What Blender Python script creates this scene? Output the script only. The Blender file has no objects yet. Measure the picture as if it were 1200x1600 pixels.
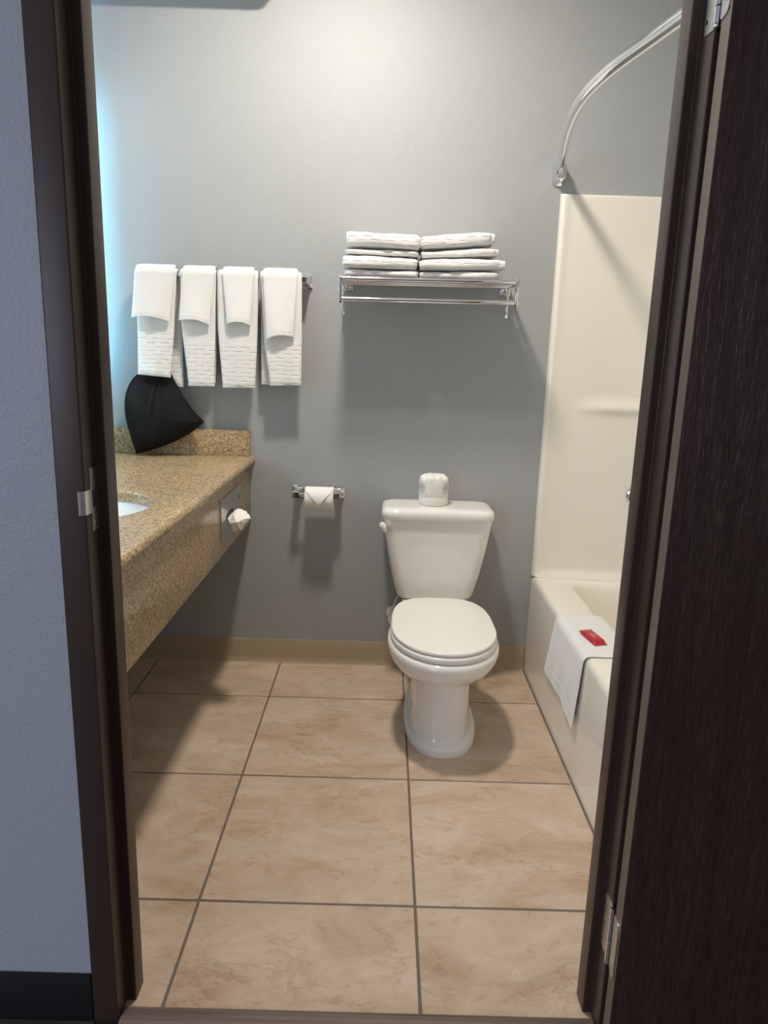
import bpy, bmesh, math, random
from mathutils import Vector, Matrix, noise

random.seed(7)
scene = bpy.context.scene
COL = scene.collection
PI = math.pi

# ------------------------------------------------------------------ camera
cam_data = bpy.data.cameras.new('camera')
cam_data.sensor_fit = 'VERTICAL'
cam_data.sensor_height = 36.0
cam_data.sensor_width = 36.0
cam_data.lens = 1103.57 / 1600.0 * 36.0
cam_data.clip_start = 0.02
cam = bpy.data.objects.new('camera', cam_data)
COL.objects.link(cam)
pitch, yaw, roll = math.radians(12.5384), math.radians(-0.2092), math.radians(-1.7374)
r0 = Vector((math.cos(yaw), math.sin(yaw), 0))
f0 = Vector((-math.sin(yaw), math.cos(yaw), 0))
fw = f0 * math.cos(pitch) - Vector((0, 0, 1)) * math.sin(pitch)
dn = fw.cross(r0)
rt = r0 * math.cos(roll) + dn * math.sin(roll)
dn2 = -r0 * math.sin(roll) + dn * math.cos(roll)
m = Matrix.Identity(4)
for i in range(3):
    m[i][0] = rt[i]; m[i][1] = -dn2[i]; m[i][2] = -fw[i]
m[0][3], m[1][3], m[2][3] = 0.40174, -1.92834, 1.26304
cam.matrix_world = m
scene.camera = cam

# ------------------------------------------------------------------ world, lights, exposure
scene.view_settings.view_transform = 'Standard'
scene.view_settings.look = 'None'
scene.view_settings.exposure = 0.13
scene.view_settings.gamma = 1.0
scene.view_settings.use_curve_mapping = False
scene.cycles.use_denoising = True
scene.cycles.blur_glossy = 0.0
scene.cycles.sample_clamp_indirect = 24.0   # keep the lamp's image in the mirror

world = bpy.data.worlds.new('world'); scene.world = world
world.use_nodes = True
wb = world.node_tree.nodes['Background']
wb.inputs[0].default_value = (0.93, 0.95, 1.0, 1)
wb.inputs[1].default_value = 0.20

CEIL_LIGHT_POS = (0.25, 0.03, 2.740)
CEIL_LIGHT_STRENGTH = 345.0
CEIL_LIGHT_COLOR = (1.0, 0.91, 0.80)
LED_STRENGTH = 27.0
LED_COLOR = (0.22, 0.68, 1.0)
BAND_STRENGTH = 11.0
BAND_COLOR = (0.62, 0.88, 1.0)

# added fill for assumed daylight, well behind and to the side of the camera
wl = bpy.data.lights.new('added_daylight_fill', 'AREA')
wl.shape = 'RECTANGLE'; wl.size = 1.6; wl.size_y = 1.3
wl.energy = 46; wl.color = (0.72, 0.80, 1.0)
wlo = bpy.data.objects.new('added_daylight_fill', wl); COL.objects.link(wlo)  # free-standing area light lifting the hall wall; no window is built
wlo.location = (-2.3, -4.2, 1.35)
wlo.rotation_euler = (Vector((-0.2, -0.8, 1.0)) - wlo.location).to_track_quat('-Z', 'Y').to_euler()

# ------------------------------------------------------------------ materials
def new_mat(name):
    mt = bpy.data.materials.new(name); mt.use_nodes = True
    nt = mt.node_tree
    return mt, nt, nt.nodes['Principled BSDF']

def N(nt, kind, **kw):
    n = nt.nodes.new(kind)
    for k, v in kw.items():
        if k.startswith('i_'):
            key = k[2:]
            n.inputs[int(key) if key.isdigit() else key.replace('_', ' ')].default_value = v
        else:
            setattr(n, k, v)
    return n

def setp(b, color=None, rough=None, metal=None, spec=None, coat=None, sheen=None):
    if color is not None: b.inputs['Base Color'].default_value = (*color, 1)
    if rough is not None: b.inputs['Roughness'].default_value = rough
    if metal is not None: b.inputs['Metallic'].default_value = metal
    if spec is not None: b.inputs['Specular IOR Level'].default_value = spec
    if coat is not None: b.inputs['Coat Weight'].default_value = coat
    if sheen is not None: b.inputs['Sheen Weight'].default_value = sheen

def bump(nt, b, height, strength=0.3, dist=0.002):
    bp = N(nt, 'ShaderNodeBump'); bp.inputs['Strength'].default_value = strength
    bp.inputs['Distance'].default_value = dist
    nt.links.new(height, bp.inputs['Height']); nt.links.new(bp.outputs[0], b.inputs['Normal'])
    return bp

def ramp(nt, fac, stops):
    r = N(nt, 'ShaderNodeValToRGB')
    el = r.color_ramp.elements
    while len(el) < len(stops): el.new(0.5)
    for e, (p, c) in zip(el, stops):
        e.position = p; e.color = (*c, 1)
    nt.links.new(fac, r.inputs[0])
    return r.outputs[0]

def simple(name, color, rough=0.5, metal=0.0, spec=0.5, noise_scale=None, noise_str=0.2, dist=0.001, coat=0.0):
    mt, nt, b = new_mat(name)
    setp(b, color, rough, metal, spec, coat)
    if noise_scale:
        tc = N(nt, 'ShaderNodeTexCoord')
        n = N(nt, 'ShaderNodeTexNoise', i_Scale=noise_scale, i_Detail=3.0)
        nt.links.new(tc.outputs['Object'], n.inputs['Vector'])
        bump(nt, b, n.outputs[0], noise_str, dist)
    return mt

def wall_mat(name, color, rough, strength):
    mt, nt, b = new_mat(name)
    setp(b, color, rough, 0, 0.22)
    tc = N(nt, 'ShaderNodeTexCoord')
    n1 = N(nt, 'ShaderNodeTexNoise', i_Scale=150.0, i_Detail=4.0, i_Roughness=0.55)
    nt.links.new(tc.outputs['Object'], n1.inputs['Vector'])
    bump(nt, b, n1.outputs[0], strength, 0.0016)
    return mt

M = {}
M['wall'] = wall_mat('bath_wall_paint', (0.365, 0.377, 0.380), 0.48, 0.8)
M['hall'] = wall_mat('hall_wall_paint', (0.43, 0.45, 0.50), 0.42, 1.0)
M['ceiling'] = simple('ceiling_paint', (0.84, 0.84, 0.82), 0.8, noise_scale=90)
M['porcelain'] = simple('porcelain', (0.84, 0.82, 0.775), 0.07, spec=0.5, coat=0.3)
M['plastic_white'] = simple('seat_plastic', (0.85, 0.825, 0.775), 0.16)
M['sinkwhite'] = simple('sink_ceramic', (0.85, 0.87, 0.88), 0.08)
M['tub'] = simple('tub_acrylic', (0.83, 0.785, 0.69), 0.09, coat=0.2)
M['chrome'] = simple('chrome', (0.82, 0.82, 0.83), 0.06, 1.0)
M['steel'] = simple('brushed_steel', (0.60, 0.59, 0.58), 0.30, 1.0)
M['dark'] = simple('dark_slot', (0.01, 0.01, 0.01), 0.6)
M['frame'] = simple('frame_paint', (0.050, 0.029, 0.022), 0.36, spec=0.3, noise_scale=60, noise_str=0.05)
M['doorworn'] = simple('door_edge_laminate', (0.125, 0.090, 0.071), 0.42, noise_scale=80, noise_str=0.15)
M['blackbase'] = simple('black_vinyl', (0.012, 0.012, 0.016), 0.4)
M['tanbase'] = simple('tan_vinyl', (0.42, 0.33, 0.225), 0.45, noise_scale=20, noise_str=0.05)
M['caulk'] = simple('caulk', (0.55, 0.45, 0.33), 0.6)
M['grout'] = simple('grout', (0.17, 0.14, 0.112), 0.85, noise_scale=200)
M['red'] = simple('red_wrapper', (0.42, 0.012, 0.022), 0.28, noise_scale=90, noise_str=0.5, dist=0.004)
M['redprint'] = simple('wrapper_print', (0.62, 0.22, 0.22), 0.4)
M['paper'] = simple('tissue_paper', (0.84, 0.81, 0.77), 0.9, spec=0.2, noise_scale=180, noise_str=0.2)
M['wrap'] = simple('wrapping_paper', (0.82, 0.80, 0.76), 0.75, spec=0.25, noise_scale=45, noise_str=0.55, dist=0.004)
M['ink'] = simple('emblem_ink', (0.16, 0.22, 0.27), 0.7)
M['card'] = simple('cardboard_core', (0.30, 0.22, 0.15), 0.9)
M['mirror'] = simple('mirror_glass', (0.9, 0.92, 0.92), 0.0, 1.0)
M['soap'] = simple('hose_braid', (0.6, 0.58, 0.54), 0.4, 0.3)

# floor tile: mottled beige ceramic
mt, nt, b = new_mat('beige_tile'); M['tile'] = mt
setp(b, rough=0.30, spec=0.5)
tc = N(nt, 'ShaderNodeTexCoord'); oi = N(nt, 'ShaderNodeObjectInfo')
sc = N(nt, 'ShaderNodeVectorMath', operation='SCALE'); sc.inputs['Scale'].default_value = 40.0
cmb = N(nt, 'ShaderNodeCombineXYZ')
for k in range(3): nt.links.new(oi.outputs['Random'], cmb.inputs[k])
nt.links.new(cmb.outputs[0], sc.inputs[0])
ad = N(nt, 'ShaderNodeVectorMath', operation='ADD')
nt.links.new(tc.outputs['Object'], ad.inputs[0]); nt.links.new(sc.outputs[0], ad.inputs[1])
mp = N(nt, 'ShaderNodeMapping'); mp.inputs['Scale'].default_value = (0.75, 1.35, 1.0)
nt.links.new(ad.outputs[0], mp.inputs['Vector'])
na = N(nt, 'ShaderNodeTexNoise', i_Scale=5.0, i_Detail=9.0, i_Roughness=0.62, i_Distortion=0.9)
nb = N(nt, 'ShaderNodeTexNoise', i_Scale=16.0, i_Detail=10.0, i_Roughness=0.72, i_Distortion=1.6)
for n in (na, nb): nt.links.new(mp.outputs[0], n.inputs['Vector'])
c1 = ramp(nt, na.outputs[0], [(0.30, (0.46, 0.32, 0.21)), (0.44, (0.56, 0.425, 0.31)), (0.58, (0.625, 0.495, 0.38)), (0.75, (0.69, 0.575, 0.465))])
c2 = ramp(nt, nb.outputs[0], [(0.33, (0.74, 0.66, 0.57)), (0.44, (0.97, 0.955, 0.94)), (0.60, (1.0, 1.0, 1.0)), (0.72, (1.18, 1.17, 1.16))])
mx = N(nt, 'ShaderNodeMix', data_type='RGBA', blend_type='MULTIPLY'); mx.inputs[0].default_value = 0.8
nt.links.new(c1, mx.inputs[6]); nt.links.new(c2, mx.inputs[7])
nv = N(nt, 'ShaderNodeTexNoise', i_Scale=7.5, i_Detail=12.0, i_Roughness=0.68, i_Distortion=0.5)
nt.links.new(mp.outputs[0], nv.inputs['Vector'])
c3 = ramp(nt, nv.outputs[0], [(0.455, (1, 1, 1)), (0.492, (0.82, 0.745, 0.66)), (0.505, (1.0, 1.0, 1.0)), (0.60, (1.0, 1.0, 1.0))])
nm = N(nt, 'ShaderNodeTexNoise', i_Scale=3.1, i_Detail=3.0); nt.links.new(ad.outputs[0], nm.inputs['Vector'])
mk_ = ramp(nt, nm.outputs[0], [(0.42, (0, 0, 0)), (0.62, (1, 1, 1))])
mv = N(nt, 'ShaderNodeMix', data_type='RGBA', blend_type='MULTIPLY')
nt.links.new(mk_, mv.inputs[0]); nt.links.new(mx.outputs[2], mv.inputs[6]); nt.links.new(c3, mv.inputs[7])
nt.links.new(mv.outputs[2], b.inputs['Base Color'])
bump(nt, b, nb.outputs[0], 0.12, 0.002)

# granite
mt, nt, b = new_mat('tan_granite'); M['granite'] = mt
setp(b, rough=0.22, spec=0.5)
tc = N(nt, 'ShaderNodeTexCoord')
v1 = N(nt, 'ShaderNodeTexVoronoi', i_Scale=210.0); v2 = N(nt, 'ShaderNodeTexVoronoi', i_Scale=130.0)
n1 = N(nt, 'ShaderNodeTexNoise', i_Scale=6.0, i_Detail=3.0)
n2 = N(nt, 'ShaderNodeTexNoise', i_Scale=170.0, i_Detail=2.0)
for n in (v1, v2, n1, n2): nt.links.new(tc.outputs['Object'], n.inputs['Vector'])
sep = N(nt, 'ShaderNodeSeparateColor'); nt.links.new(v1.outputs['Color'], sep.inputs[0])
ga = ramp(nt, sep.outputs[0], [(0.0, (0.17, 0.115, 0.07)), (0.10, (0.32, 0.22, 0.125)), (0.45, (0.43, 0.315, 0.18)), (0.80, (0.51, 0.39, 0.24)), (1.0, (0.60, 0.48, 0.33))])
gb = ramp(nt, n2.outputs[0], [(0.34, (0.26, 0.22, 0.18)), (0.42, (1, 1, 1)), (0.62, (1.0, 1.0, 1.0)), (0.8, (1.15, 1.14, 1.1))])
mx = N(nt, 'ShaderNodeMix', data_type='RGBA', blend_type='MULTIPLY'); mx.inputs[0].default_value = 0.85
nt.links.new(ga, mx.inputs[6]); nt.links.new(gb, mx.inputs[7])
gc = ramp(nt, n1.outputs[0], [(0.3, (0.88, 0.90, 0.90)), (0.7, (1.08, 1.03, 0.98))])
mx2 = N(nt, 'ShaderNodeMix', data_type='RGBA', blend_type='MULTIPLY'); mx2.inputs[0].default_value = 1.0
nt.links.new(mx.outputs[2], mx2.inputs[6]); nt.links.new(gc, mx2.inputs[7])
nt.links.new(mx2.outputs[2], b.inputs['Base Color'])

# door veneer with embossed grain
mt, nt, b = new_mat('dark_grained_door'); M['door'] = mt
setp(b, rough=0.36, spec=0.32)
tc = N(nt, 'ShaderNodeTexCoord')
mp = N(nt, 'ShaderNodeMapping'); mp.inputs['Scale'].default_value = (55.0, 55.0, 2.6)
nt.links.new(tc.outputs['Object'], mp.inputs['Vector'])
wv = N(nt, 'ShaderNodeTexNoise', i_Scale=1.0, i_Detail=6.0, i_Roughness=0.6, i_Distortion=1.2)
nt.links.new(mp.outputs[0], wv.inputs['Vector'])
mp2 = N(nt, 'ShaderNodeMapping'); mp2.inputs['Scale'].default_value = (260.0, 260.0, 38.0)
nt.links.new(tc.outputs['Object'], mp2.inputs['Vector'])
fn = N(nt, 'ShaderNodeTexNoise', i_Scale=1.0, i_Detail=3.0)
nt.links.new(mp2.outputs[0], fn.inputs['Vector'])
mul = N(nt, 'ShaderNodeMath', operation='MULTIPLY'); nt.links.new(wv.outputs[0], mul.inputs[0]); nt.links.new(fn.outputs[0], mul.inputs[1])
dc = ramp(nt, mul.outputs[0], [(0.12, (0.032, 0.017, 0.0135)), (0.30, (0.052, 0.028, 0.022)), (0.45, (0.075, 0.043, 0.034))])
nt.links.new(dc, b.inputs['Base Color'])
bump(nt, b, mul.outputs[0], 0.8, 0.004)

# hall floor wood
mt, nt, b = new_mat('hall_wood'); M['wood'] = mt
setp(b, rough=0.45)
tc = N(nt, 'ShaderNodeTexCoord')
mp = N(nt, 'ShaderNodeMapping'); mp.inputs['Scale'].default_value = (3.0, 70.0, 40.0)
nt.links.new(tc.outputs['Object'], mp.inputs['Vector'])
n = N(nt, 'ShaderNodeTexNoise', i_Scale=1.0, i_Detail=6.0, i_Distortion=0.4); nt.links.new(mp.outputs[0], n.inputs['Vector'])
nt.links.new(ramp(nt, n.outputs[0], [(0.3, (0.065, 0.045, 0.038)), (0.6, (0.13, 0.098, 0.085)), (0.8, (0.19, 0.15, 0.13))]), b.inputs['Base Color'])
mt, nt, b = new_mat('threshold_wood'); M['threshold'] = mt
setp(b, rough=0.5)
tc = N(nt, 'ShaderNodeTexCoord')
mp = N(nt, 'ShaderNodeMapping'); mp.inputs['Scale'].default_value = (2.0, 110.0, 60.0)
nt.links.new(tc.outputs['Object'], mp.inputs['Vector'])
n = N(nt, 'ShaderNodeTexNoise', i_Scale=1.0, i_Detail=6.0, i_Distortion=0.4); nt.links.new(mp.outputs[0], n.inputs['Vector'])
nt.links.new(ramp(nt, n.outputs[0], [(0.3, (0.10, 0.072, 0.058)), (0.6, (0.19, 0.145, 0.12)), (0.8, (0.26, 0.21, 0.18))]), b.inputs['Base Color'])

# towels
def towel_mat(name, dobby, zmask=None, bw=0.052, rh=0.0150, axis='XZ'):
    mt, nt, b = new_mat(name)
    setp(b, (0.78, 0.765, 0.745), 0.95, 0, 0.15, sheen=0.3)
    tc = N(nt, 'ShaderNodeTexCoord')
    nz = N(nt, 'ShaderNodeTexNoise', i_Scale=300.0, i_Detail=2.0)
    nt.links.new(tc.outputs['Object'], nz.inputs['Vector'])
    h = nz.outputs[0]
    if dobby:
        sp = N(nt, 'ShaderNodeSeparateXYZ'); nt.links.new(tc.outputs['Object'], sp.inputs[0])
        cb = N(nt, 'ShaderNodeCombineXYZ')
        wob = N(nt, 'ShaderNodeTexNoise', i_Scale=18.0); nt.links.new(tc.outputs['Object'], wob.inputs['Vector'])
        ws = N(nt, 'ShaderNodeMath', operation='MULTIPLY'); ws.inputs[1].default_value = 0.010; nt.links.new(wob.outputs[0], ws.inputs[0])
        za = N(nt, 'ShaderNodeMath', operation='ADD'); nt.links.new(sp.outputs['Z'], za.inputs[0]); nt.links.new(ws.outputs[0], za.inputs[1])
        nt.links.new(sp.outputs['X'], cb.inputs[0]); nt.links.new(za.outputs[0], cb.inputs[1])
        def mth(op, x, y=None, z=None):
            n_ = N(nt, 'ShaderNodeMath', operation=op)
            for i_, q_ in enumerate((x, y, z)):
                if q_ is None: continue
                if isinstance(q_, (int, float)): n_.inputs[i_].default_value = q_
                else: nt.links.new(q_, n_.inputs[i_])
            return n_.outputs[0]
        rowv = mth('DIVIDE', za.outputs[0], rh)
        par = mth('MULTIPLY', mth('FLOORED_MODULO', mth('FLOOR', mth('ADD', rowv, 0.5)), 2.0), 0.5)
        colf = mth('FRACT', mth('ADD', mth('DIVIDE', sp.outputs['X'], bw), par))
        on = mth('LESS_THAN', mth('ABSOLUTE', mth('SUBTRACT', colf, 0.5)), 0.30)
        dist_ = mth('ABSOLUTE', mth('SUBTRACT', mth('FRACT', mth('ADD', rowv, 0.5)), 0.5))
        groove = mth('MULTIPLY', mth('SUBTRACT', 1.0, mth('SMOOTH_MIN', mth('DIVIDE', dist_, 0.16), 1.0, 0.2)), on)
        val = mth('SUBTRACT', 1.0, groove)
        if zmask is not None:
            lt = N(nt, 'ShaderNodeMath', operation='LESS_THAN'); lt.inputs[1].default_value = zmask
            nt.links.new(sp.outputs['Z'], lt.inputs[0])
            mm = N(nt, 'ShaderNodeMath', operation='MULTIPLY'); nt.links.new(val, mm.inputs[0]); nt.links.new(lt.outputs[0], mm.inputs[1])
            val = mm.outputs[0]
        sm = N(nt, 'ShaderNodeMath', operation='MULTIPLY_ADD'); sm.inputs[1].default_value = 0.35
        nt.links.new(h, sm.inputs[0]); nt.links.new(val, sm.inputs[2])
        bump(nt, b, sm.outputs[0], 0.6, 0.0030)
    else:
        bump(nt, b, h, 0.8, 0.0024)
    return mt
M['terry'] = towel_mat('terry_cotton', False)
M['dobby_hang'] = towel_mat('dobby_hand_towel', True, zmask=0.16)
M['dobby'] = towel_mat('dobby_bath_towel', True, bw=0.050, rh=0.0130)

# black mesh bag cloth
mt, nt, b = new_mat('black_mesh_cloth'); M['bag'] = mt
setp(b, (0.006, 0.006, 0.007), 0.8, 0, 0.15)
tc = N(nt, 'ShaderNodeTexCoord')
ck = N(nt, 'ShaderNodeTexVoronoi', i_Scale=320.0); nt.links.new(tc.outputs['Object'], ck.inputs['Vector'])
bump(nt, b, ck.outputs['Distance'], 0.6, 0.002)
nt.links.new(ramp(nt, ck.outputs['Distance'], [(0.1, (0.003, 0.003, 0.004)), (0.6, (0.011, 0.011, 0.012))]), b.inputs['Base Color'])

def emis(name, color, strength):
    mt = bpy.data.materials.new(name); mt.use_nodes = True
    nt = mt.node_tree; nt.nodes.clear()
    e = N(nt, 'ShaderNodeEmission'); e.inputs[0].default_value = (*color, 1); e.inputs[1].default_value = strength
    o = N(nt, 'ShaderNodeOutputMaterial'); nt.links.new(e.outputs[0], o.inputs[0])
    return mt
M['lamp'] = emis('lamp_lens', CEIL_LIGHT_COLOR, CEIL_LIGHT_STRENGTH)
M['frosted'] = emis('added_band_glow', BAND_COLOR, BAND_STRENGTH)
M['led'] = emis('led_strip_glow', LED_COLOR, LED_STRENGTH)

# ------------------------------------------------------------------ mesh helpers (verts given in world coordinates)
def offset_of(parent):
    v = Vector((0, 0, 0))
    while parent is not None:
        v += parent.location; parent = parent.parent
    return v

def mk(name, verts, faces, mat, parent=None, smooth=True, origin=None, sharp=None):
    me = bpy.data.meshes.new(name)
    off = offset_of(parent)
    org = Vector(origin) if origin is not None else off
    me.from_pydata([tuple(Vector(v) - org) for v in verts], [], faces)
    me.update()
    bm = bmesh.new(); bm.from_mesh(me)
    bmesh.ops.recalc_face_normals(bm, faces=bm.faces); bm.to_mesh(me); bm.free()
    me.materials.append(M[mat] if isinstance(mat, str) else mat)
    o = bpy.data.objects.new(name, me); COL.objects.link(o)
    o.parent = parent
    o.location = org - off
    if smooth:
        for p in me.polygons: p.use_smooth = True
        me.set_sharp_from_angle(angle=math.radians(sharp or 42))
    return o

def thing(name, loc, label, cat, group=None):
    o = bpy.data.objects.new(name, None); COL.objects.link(o)
    o.empty_display_size = 0.05
    o.location = loc; tag(o, label, cat, group)
    return o

def tag(o, label, cat, group=None):
    o['label'] = label; o['category'] = cat
    if group: o['group'] = group
    return o

def struct(o):
    o['kind'] = 'structure'; return o

def box_vf(lo, hi, r=0.0, seg=2):
    bm = bmesh.new()
    bmesh.ops.create_cube(bm, size=1.0)
    for v in bm.verts:
        v.co = Vector([lo[i] + (v.co[i] + 0.5) * (hi[i] - lo[i]) for i in range(3)])
    if r > 0:
        bmesh.ops.bevel(bm, geom=list(bm.edges), offset=r, segments=seg, profile=0.5, affect='EDGES')
    bm.verts.index_update()
    vs = [v.co.copy() for v in bm.verts]; fs = [[v.index for v in f.verts] for f in bm.faces]
    bm.free(); return vs, fs

def box(name, lo, hi, mat, parent=None, r=0.0, seg=2, origin=None):
    v, f = box_vf(lo, hi, r, seg)
    return mk(name, v, f, mat, parent, smooth=r > 0, origin=origin)

def join_vf(*parts):
    V, F = [], []
    for v, f in parts:
        n = len(V); V += list(v); F += [[i + n for i in q] for q in f]
    return V, F

def loft_vf(rings, cap0=True, cap1=True, closed=True):
    V, F = [], []
    n = len(rings[0])
    for r in rings: V += [Vector(p) for p in r]
    for i in range(len(rings) - 1):
        for j in range(n if closed else n - 1):
            k = (j + 1) % n
            F.append([i * n + j, i * n + k, (i + 1) * n + k, (i + 1) * n + j])
    if cap0: F.append(list(range(n))[::-1])
    if cap1: F.append([(len(rings) - 1) * n + j for j in range(n)])
    return V, F

def tube_vf(path, r, n=12, caps=True):
    path = [Vector(p) for p in path]
    rs = r if isinstance(r, (list, tuple)) else [r] * len(path)
    rings = []
    t0 = (path[1] - path[0]).normalized()
    up = Vector((0, 0, 1)) if abs(t0.z) < 0.9 else Vector((1, 0, 0))
    u = t0.cross(up).normalized()
    for i, p in enumerate(path):
        t = (path[min(i + 1, len(path) - 1)] - path[max(i - 1, 0)]).normalized()
        u = (u - t * u.dot(t)).normalized(); w = t.cross(u)
        rings.append([p + (u * math.cos(2 * PI * k / n) + w * math.sin(2 * PI * k / n)) * rs[i] for k in range(n)])
    return loft_vf(rings, caps, caps)

def lathe_vf(origin, axis, prof, n=32, cap0=True, cap1=True):
    """prof: list of (distance along axis, radius)"""
    o = Vector(origin); a = Vector(axis).normalized()
    up = Vector((0, 0, 1)) if abs(a.z) < 0.9 else Vector((1, 0, 0))
    u = a.cross(up).normalized(); w = a.cross(u)
    rings = [[o + a * d + (u * math.cos(2 * PI * k / n) + w * math.sin(2 * PI * k / n)) * max(r, 1e-5) for k in range(n)] for d, r in prof]
    return loft_vf(rings, cap0, cap1)

def rrect(cx, cy, hx, hy, r, z, n=8):
    pts = []
    for sx, sy, a0 in ((1, 1, 0), (-1, 1, PI / 2), (-1, -1, PI), (1, -1, 1.5 * PI)):
        for k in range(n + 1):
            a = a0 + PI / 2 * k / n
            pts.append((cx + sx * (hx - r) + r * math.cos(a), cy + sy * (hy - r) + r * math.sin(a), z))
    return pts

def extrude_poly_vf(poly, axis, a, b):
    """poly: 2-D points; axis 'x': poly=(y,z); 'y': poly=(x,z); 'z': poly=(x,y)"""
    def P(p, t):
        return {'x': (t, p[0], p[1]), 'y': (p[0], t, p[1]), 'z': (p[0], p[1], t)}[axis]
    return loft_vf([[P(p, a) for p in poly], [P(p, b) for p in poly]])

def bevel_poly(poly, r, n=3):
    """round every corner of a 2-D polygon"""
    out = []
    L = len(poly)
    for i in range(L):
        p = Vector(poly[i]); a = Vector(poly[i - 1]); c = Vector(poly[(i + 1) % L])
        da, dc = (a - p), (c - p)
        rr = min(r, da.length * 0.45, dc.length * 0.45)
        s, e = p + da.normalized() * rr, p + dc.normalized() * rr
        for k in range(n + 1):
            t = k / n
            q = s * (1 - t) ** 2 + p * 2 * t * (1 - t) + e * t * t
            out.append((q.x, q.y))
    return out

def sst(x, a, b):
    t = min(1, max(0, (x - a) / (b - a))); return t * t * (3 - 2 * t)

def lerp_table(tab, z):
    """tab sorted by decreasing z: (z, a, b)"""
    if z >= tab[0][0]: return tab[0][1:]
    for (z0, a0, b0), (z1, a1, b1) in zip(tab, tab[1:]):
        if z >= z1:
            t = (z0 - z) / (z0 - z1); t = t * t * (3 - 2 * t) * 0.4 + t * 0.6
            return a0 + (a1 - a0) * t, b0 + (b1 - b0) * t
    return tab[-1][1:]

# ================================================================== THE SETTING
YB = 0.813          # back wall
XL = -0.70          # left bathroom wall
XR = 1.78           # right bathroom wall
YF = -0.72          # bathroom side of the door wall
YH = -0.815         # hall side of the door wall
ZC = 2.74
T = 0.508           # tile module

struct(box('wall_back', (XL - 0.1, YB, -0.05), (XR + 0.1, YB + 0.1, ZC), 'wall'))
struct(box('wall_left', (XL - 0.1, YF, -0.05), (XL, YB, ZC), 'wall'))
struct(box('wall_right', (XR, YF, -0.05), (XR + 0.1, YB, ZC), 'wall'))
v, f = join_vf(box_vf((-3.2, YH, -0.05), (-0.105, YF, ZC)), box_vf((0.875, YH, -0.05), (3.2, YF, ZC)), box_vf((-0.105, YH, 2.05), (0.875, YF, ZC)))
struct(mk('wall_front', v, f, 'hall', smooth=False))
ceil = struct(box('ceiling', (XL - 0.1, YF, ZC), (XR + 0.1, YB + 0.1, ZC + 0.08), 'ceiling'))
# unseen box added at the ceiling to shade the top of the back wall
poly = [(XL, ZC - 0.002), (XL, 2.446)]
for k in range(9):
    a = -PI / 2 + PI / 2 * k / 8
    poly.append((-0.037 + 0.035 * math.cos(a), 2.481 + 0.035 * math.sin(a)))
poly.append((-0.002, ZC - 0.002))
v, f = extrude_poly_vf(poly, 'y', 0.710, YB)
mk('added_shade_box', v, f, 'ceiling', ceil)
struct(box('hall_ceiling', (-3.2, -5.2, ZC), (3.2, YH, ZC + 0.08), 'ceiling'))

# floor: grout bed with every tile a piece of its own
floor = struct(box('floor', (XL, -0.795, -0.06), (1.05, YB, -0.0022), 'grout'))
cols = [(XL, -T), (-T, 0), (0, T), (T, 1.0065)]
rows = [(-0.792, -T), (-T, 0), (0, T), (T, YB)]
g = 0.0032
for (x0, x1) in cols:
    for (y0, y1) in rows:
        lo = [x0 + (g if x0 != XL else 0), y0 + g, -0.012]; hi = [x1 - (g if x1 < 1 else 0), y1 - (g if y1 != YB else 0), 0.0]
        if y0 < -0.7:
            lo[0] = max(lo[0], -0.7); 
        box('tile', lo, hi, 'tile', floor, r=0.0012, seg=1, origin=((lo[0] + hi[0]) / 2, (lo[1] + hi[1]) / 2, 0))

# hall floor with plank rows
hfloor = struct(box('hall_floor', (-3.2, -5.2, -0.06), (3.2, -0.796, -0.004), 'wood'))
yy = -0.826
ends = [(-1.9, -0.72), (-1.15, 0.1), (-1.6, -0.4)]
for k in range(6):
    y1 = yy - k * 0.152; xs = [-3.2, ends[k % 3][0], ends[k % 3][1], 0.7 + 0.3 * (k % 2), 2.0, 3.2]
    for a, c in zip(xs, xs[1:]):
        box('plank', (a + 0.0008, y1 - 0.151, -0.006), (c - 0.0008, y1, 0.0), 'wood', hfloor, r=0.0008, seg=1, origin=((a + c) / 2, y1, 0))
struct(box('trim_2', (-0.0725, -0.828, -0.004), (0.8455, -0.790, 0.006), 'threshold', r=0.003))
# plank strip of hall floor running up to the black base
box('plank', (-3.2, -0.8255, -0.006), (-0.1195, -0.8165, 0.0), 'wood', hfloor, origin=(-1, -0.82, 0))

# baseboards
prof = [(YB - 0.0005, 0.0), (YB - 0.013, 0.0), (YB - 0.0115, 0.004), (YB - 0.006, 0.013), (YB - 0.0042, 0.03), (YB - 0.0042, 0.099), (YB - 0.003, 0.1025), (YB - 0.0005, 0.1025)]
v, f = extrude_poly_vf(prof, 'x', XL + 0.001, 1.011)
bb = struct(mk('baseboard_back', v, f, 'tanbase', sharp=50))
v, f = tube_vf([(XL + 0.002, YB - 0.0135, 0.0012), (1.010, YB - 0.0135, 0.0012)], 0.0022, 6)
mk('caulk_bead', v, f, 'caulk', bb)
struct(box('baseboard_hall', (-3.2, YH - 0.0065, 0.0), (-0.1205, YH - 0.0002, 0.106), 'blackbase', r=0.002))

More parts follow.
